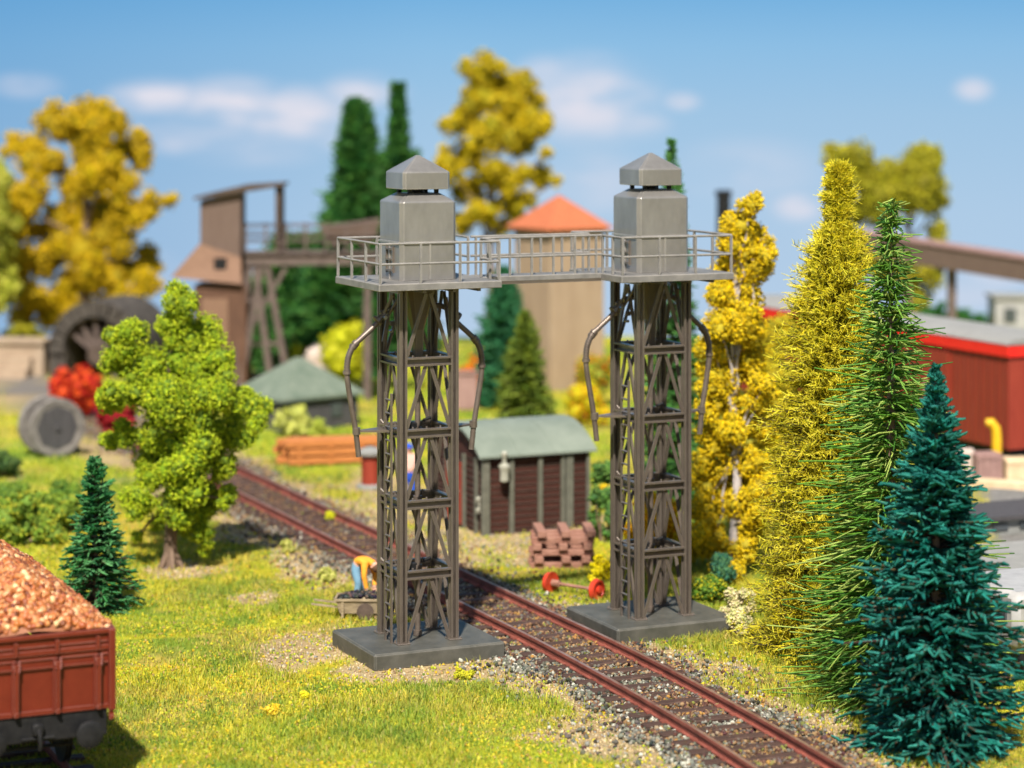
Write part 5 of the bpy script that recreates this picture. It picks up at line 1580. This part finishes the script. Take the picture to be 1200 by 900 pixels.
# ------------------------------------------------------------------ beams and wheelset
def make_beams():
    c = G(660, 667)
    g = 'faded red beams stacked crosswise by the shed'
    ux = Vector((math.cos(R(3)), math.sin(R(3)), 0)); uy = Vector((-ux.y, ux.x, 0))
    la = MB(); la.box((0, 0, 0), (1.42, .17, .13), bev=.012)
    first = la.build('stacked_beam', M['oldbeam']); tag(first, 'faded red beam lying lengthwise in the crosswise stack', 'beam', g)
    lb = MB(); lb.box((0, 0, 0), (.2, 1.15, .15), bev=.012)
    second = lb.build('stacked_beam', M['oldbeam']); tag(second, 'faded red beam lying crosswise with its end towards the track', 'beam', 'cross beams in the beam stack')
    n1 = n2 = 0
    for layer, kind in enumerate(('a', 'b', 'a', 'b', 'a', 'b')):
        z = .07 + layer * .142
        if kind == 'a':
            for j in range(3):
                o = first if n1 == 0 else first.copy()
                if n1: col.objects.link(o)
                n1 += 1
                o['label'] = 'faded red lengthwise beam, ' + ('lowest', 'middle', 'upper')[layer // 2] + ' long layer, ' + ('front', 'centre', 'rear')[j]
                o.location = c + uy * (.12 + j * .42) + ux * random.uniform(-.05, .05) + Vector((0, 0, z)); o.rotation_euler.z = R(3) + random.uniform(-.03, .03)
        else:
            for x_ in (-.52, .02, .55):
                if layer == 5 and x_ > .5: x_ = .66
                o = second if n2 == 0 else second.copy()
                if n2: col.objects.link(o)
                o['label'] = 'faded red cross beam, ' + ('lowest', 'middle', 'topmost')[layer // 2] + ' cross layer, ' + ('left', 'middle', 'right')[n2 % 3]
                n2 += 1
                o.location = c + uy * .52 + ux * (x_ + random.uniform(-.04, .04)) + Vector((0, 0, z)); o.rotation_euler.z = R(3) + random.uniform(-.05, .05)
    # wheelset
    p = G(672, 699)
    root = thing('wheelset', 'red wheel pair on an axle lying beside the rails', 'wheelset', p, R(-38))
    for s in (-1, 1):
        b = MB(); b.lathe([(.05, -.05), (.20, -.05), (.23, -.06), (.23, -.03), (.21, -.01), (.21, .05), (.17, .05), (.15, .01), (.07, .02), (.07, .07), (.03, .08)], n=28, c=(s * .62, 0, .22), axis=(s, 0, 0))
        w_ = b.build('wheel', M['redpaint'], root, smooth=True)
    b = MB(); b.cyl((-.62, 0, .22), (.62, 0, .22), .035, n=12); b.cyl((.40, 0, .22), (.55, 0, .22), .06, n=12); b.cyl((-.55, 0, .22), (-.36, 0, .22), .075, n=12)
    b.build('axle', M['oldbeam'], root, smooth=True)
make_beams()

# ------------------------------------------------------------------ cart with coal
def make_cart():
    c = G(424, 723)
    root = thing('handcart', 'weathered wooden handcart with two shafts by the near slab', 'handcart', c, R(-2))
    b = MB()
    b.add([(-.42, -.24, .12), (.42, -.24, .12), (.42, .24, .12), (-.42, .24, .12), (-.5, -.30, .40), (.5, -.30, .40), (.5, .30, .40), (-.5, .30, .40)],
          [(0, 3, 2, 1), (0, 1, 5, 4), (1, 2, 6, 5), (2, 3, 7, 6), (3, 0, 4, 7)])
    b.add([(-.46, -.26, .40), (.46, -.26, .40), (.46, .26, .40), (-.46, .26, .40), (-.40, -.2, .3), (.40, -.2, .3), (.40, .2, .3), (-.40, .2, .3)],
          [(0, 1, 5, 4), (1, 2, 6, 5), (2, 3, 7, 6), (3, 0, 4, 7), (4, 5, 6, 7)])
    b.bar((-.53, -.30, .40), (.53, -.30, .40), .04, .045); b.bar((-.53, .30, .40), (.53, .30, .40), .04, .045); b.bar((-.51, -.3, .40), (-.51, .3, .40), .04, .045); b.bar((.51, -.3, .40), (.51, .3, .40), .04, .045)
    for x_ in (-.36, .36): b.box((x_, -.28, .22), (.05, .05, .36))
    b.build('body', M['cart'], root)
    for y_ in (-.2, .2):
        b = MB(); b.bar((-.45, y_, .24), (-1.0, y_ * 1.0, .30), .035, .035); b.build('shaft', M['cart'], root)
    for y_ in (-.33, .33):
        b = MB(); b.lathe([(.02, -.03), (.17, -.02), (.17, .02), (.02, .03)], n=20, c=(.1, y_, .17), axis=(0, 1, 0)); b.build('wheel', M['darkwood'], root)
    N = 170
    x_ = rng.uniform(-.42, .42, N); y_ = rng.uniform(-.22, .22, N)
    V, F, C = chunks(np.stack([x_, y_, .41 + .05 * (1 - (x_ / .45) ** 2) + rng.uniform(-.02, .02, N)], 1), rng.uniform(.03, .055, N), palette(N, [(.02, .02, .022), (.06, .055, .05), (.12, .08, .06)], (.5, .3, .2)), base=(ICO_V, ICO_F))
    o = arr_mesh('coal_heap', V, F, C, M['stone']); o.location = root.location; o.rotation_euler = root.rotation_euler
    tag(o, 'dark coal lumps heaped in the wooden handcart', 'coal', kind='stuff')
make_cart()

# ------------------------------------------------------------------ people
def figure(label, loc, rz, J, shirt, trousers, hairm, cap=None):
    """J: joint dictionary; body grown with a Skin modifier; clothes are shells taken from the body"""
    root = thing('person', label, 'person', loc, rz)
    names = list(J.keys()); idx = {k: i for i, k in enumerate(names)}
    E = [('pelvis', 'belly'), ('belly', 'chest'), ('chest', 'neck'), ('neck', 'head'), ('head', 'crown')]
    for s in 'lr':
        E += [('pelvis', 'hip' + s), ('hip' + s, 'knee' + s), ('knee' + s, 'ankle' + s), ('ankle' + s, 'toe' + s), ('chest', 'sh' + s), ('sh' + s, 'el' + s), ('el' + s, 'wr' + s), ('wr' + s, 'palm' + s)]
    rad = dict(pelvis=.13, belly=.12, chest=.135, neck=.06, head=.095, crown=.075)
    for s in 'lr': rad.update({'hip' + s: .095, 'knee' + s: .065, 'ankle' + s: .045, 'toe' + s: .04, 'sh' + s: .07, 'el' + s: .048, 'wr' + s: .033, 'palm' + s: .035})
    me = bpy.data.meshes.new('body')
    me.from_pydata([J[k] for k in names], [(idx[a], idx[b]) for a, b in E], [])
    o = bpy.data.objects.new('tmp', me); col.objects.link(o)
    sk = o.modifiers.new('skin', 'SKIN'); sk.use_smooth_shade = True
    for k in names:
        v = me.skin_vertices[0].data[idx[k]]; v.radius = (rad[k], rad[k]); v.use_root = (k == 'pelvis')
    ss = o.modifiers.new('sub', 'SUBSURF'); ss.levels = 2; ss.render_levels = 2
    bpy.context.view_layer.update()
    dg = bpy.context.evaluated_depsgraph_get()
    bm_ = bpy.data.meshes.new_from_object(o.evaluated_get(dg))
    bpy.data.objects.remove(o)
    bm_.name = 'body'
    bm_.materials.clear(); bm_.materials.append(M['skin'])
    body = bpy.data.objects.new('body', bm_); col.objects.link(body); body.parent = root
    co = np.array([v.co[:] for v in bm_.vertices]); no = np.array([v.normal[:] for v in bm_.vertices])
    def seg(p, a, b):
        a, b = np.array(a), np.array(b); d = b - a; t = np.clip(((p - a) @ d) / (d @ d + 1e-9), 0, 1)
        return np.linalg.norm(p - (a + t[:, None] * d), axis=1)
    D = np.stack([seg(co, J[a], J[b]) / (rad[a] + rad[b]) for a, b in E], 1)
    near = D.argmin(1)
    def shell(name, want, m, th=.014):
        ok = np.array([(E[i][0], E[i][1]) in want for i in near])
        pf = [tuple(p.vertices) for p in bm_.polygons if all(ok[v] for v in p.vertices)]
        used = sorted({v for f in pf for v in f}); mp = {v: i for i, v in enumerate(used)}
        b = MB(); b.v = [tuple(co[v] + no[v] * th) for v in used]; b.f = [tuple(mp[v] for v in f) for f in pf]
        return b.build(name, m, root, smooth=True)
    arms = [('chest', 'sh' + s) for s in 'lr'] + [('sh' + s, 'el' + s) for s in 'lr'] + [('el' + s, 'wr' + s) for s in 'lr']
    shell('shirt', set(arms + [('belly', 'chest'), ('chest', 'neck')]), shirt)
    shell('trousers', set([('pelvis', 'belly')] + [('pelvis', 'hip' + s) for s in 'lr'] + [('hip' + s, 'knee' + s) for s in 'lr'] + [('knee' + s, 'ankle' + s) for s in 'lr']), trousers, .012)
    shell('shoes', set([('ankle' + s, 'toe' + s) for s in 'lr']), M['black'], .01)
    # head details
    hd = Vector(J['head']); up = (Vector(J['crown']) - hd).normalized(); fw = Vector(J['_face'] if '_face' in J else (0, -1, 0))
    return root, hd, up
def hands_and_head(root, J, face, hairm, cap=None):
    hd = Vector(J['head']); up = (Vector(J['crown']) - hd).normalized(); f = Vector(face).normalized(); f = (f - up * f.dot(up)).normalized(); sd_ = up.cross(f)
    b = MB()
    b.lathe([(.0, .105), (.07, .09), (.105, .04), (.115, -.01)] if False else [(.114, -.01), (.112, .04), (.085, .095), (.03, .125)], n=16, c=tuple(hd + up * .03 - f * .012), axis=up)
    b.build('cap' if cap else 'hair', cap or hairm, root, smooth=True)
    b = MB(); b.cyl(hd + f * .085, hd + f * .125 - up * .02, .014, .018, n=6)
    for s in (-1, 1): b.cyl(hd + sd_ * s * .088, hd + sd_ * s * .108, .028, .02, n=8)
    b.build('nose_and_ears', M['skin'], root)
    for s in (-1, 1):
        b = MB(); b.cyl(hd + f * .082 + up * .02 + sd_ * s * .035, hd + f * .096 + up * .02 + sd_ * s * .035, .012, n=8); b.build('eye', M['black'], root)
    for s in 'lr':
        w_, p = Vector(J['wr' + s]), Vector(J['palm' + s]); d = (p - w_).normalized()
        n_ = d.cross(Vector((0, 1, 0.2))).normalized()
        b = MB()
        for k, (o_, L_) in enumerate(((-.027, .06), (-.009, .072), (.009, .07), (.026, .055))):
            q = p + n_ * o_; m1 = q + d * L_ * .55; b.tube([q, m1, m1 + (d * .6 + n_.cross(d) * .6) * L_ * .5], [.010, .0095, .008], n=6)
        q = w_.lerp(p, .5) + n_ * -.03; b.tube([q, q - n_ * .03 + d * .02, q - n_ * .035 + d * .05], [.012, .011, .009], n=6)
        b.build('fingers', M['skin'], root)

J = dict(pelvis=(-.06, .02, .78), belly=(.0, 0, .88), chest=(.16, -.05, .92), neck=(.29, -.08, .86), head=(.37, -.10, .80), crown=(.42, -.12, .74),
         hipl=(-.06, -.10, .72), kneel=(.02, -.14, .42), anklel=(-.04, -.13, .08), toel=(.10, -.16, .04),
         hipr=(-.06, .14, .72), kneer=(.04, .16, .42), ankler=(-.04, .18, .08), toer=(.10, .18, .04),
         shl=(.18, -.22, .86), ell=(.18, -.28, .60), wrl=(.22, -.26, .38), palml=(.24, -.26, .31),
         shr=(.20, .12, .84), elr=(.30, .14, .58), wrr=(.32, .04, .38), palmr=(.33, .01, .31))
c = G(421, 706)
root, hd, up = figure('worker in orange shirt and blue jeans bending over the handcart', c, R(-12), J, M['orangecloth'], M['denim'], M['hair'])
hands_and_head(root, J, (.5, -.1, -.85), M['hair'])
J = dict(pelvis=(0, 0, .92), belly=(0, 0, 1.08), chest=(0, 0, 1.32), neck=(0, 0, 1.48), head=(0, -.02, 1.60), crown=(0, -.01, 1.68),
         hipl=(.10, 0, .86), kneel=(.12, -.03, .48), anklel=(.12, .02, .08), toel=(.13, -.12, .04),
         hipr=(-.10, 0, .86), kneer=(-.12, .0, .48), ankler=(-.13, .03, .08), toer=(-.15, -.11, .04),
         shl=(.19, 0, 1.38), ell=(.26, -.03, 1.12), wrl=(.20, -.20, 1.0), palml=(.17, -.26, 1.0),
         shr=(-.19, 0, 1.38), elr=(-.26, .02, 1.12), wrr=(-.27, -.03, .88), palmr=(-.27, -.05, .81))
root, hd, up = figure('standing worker in pale shirt, blue trousers and blue cap behind the near tower', G(479, 600), R(15), J, M['pinkcloth'], M['bluecloth'], M['hair'])
hands_and_head(root, J, (0, -1, 0), M['hair'], cap=M['bluecloth'])

sc.render.engine = 'CYCLES'
sc.cycles.max_bounces = 6
sc.cycles.diffuse_bounces = 3
sc.cycles.glossy_bounces = 2
sc.cycles.transmission_bounces = 2
sc.cycles.use_denoising = True
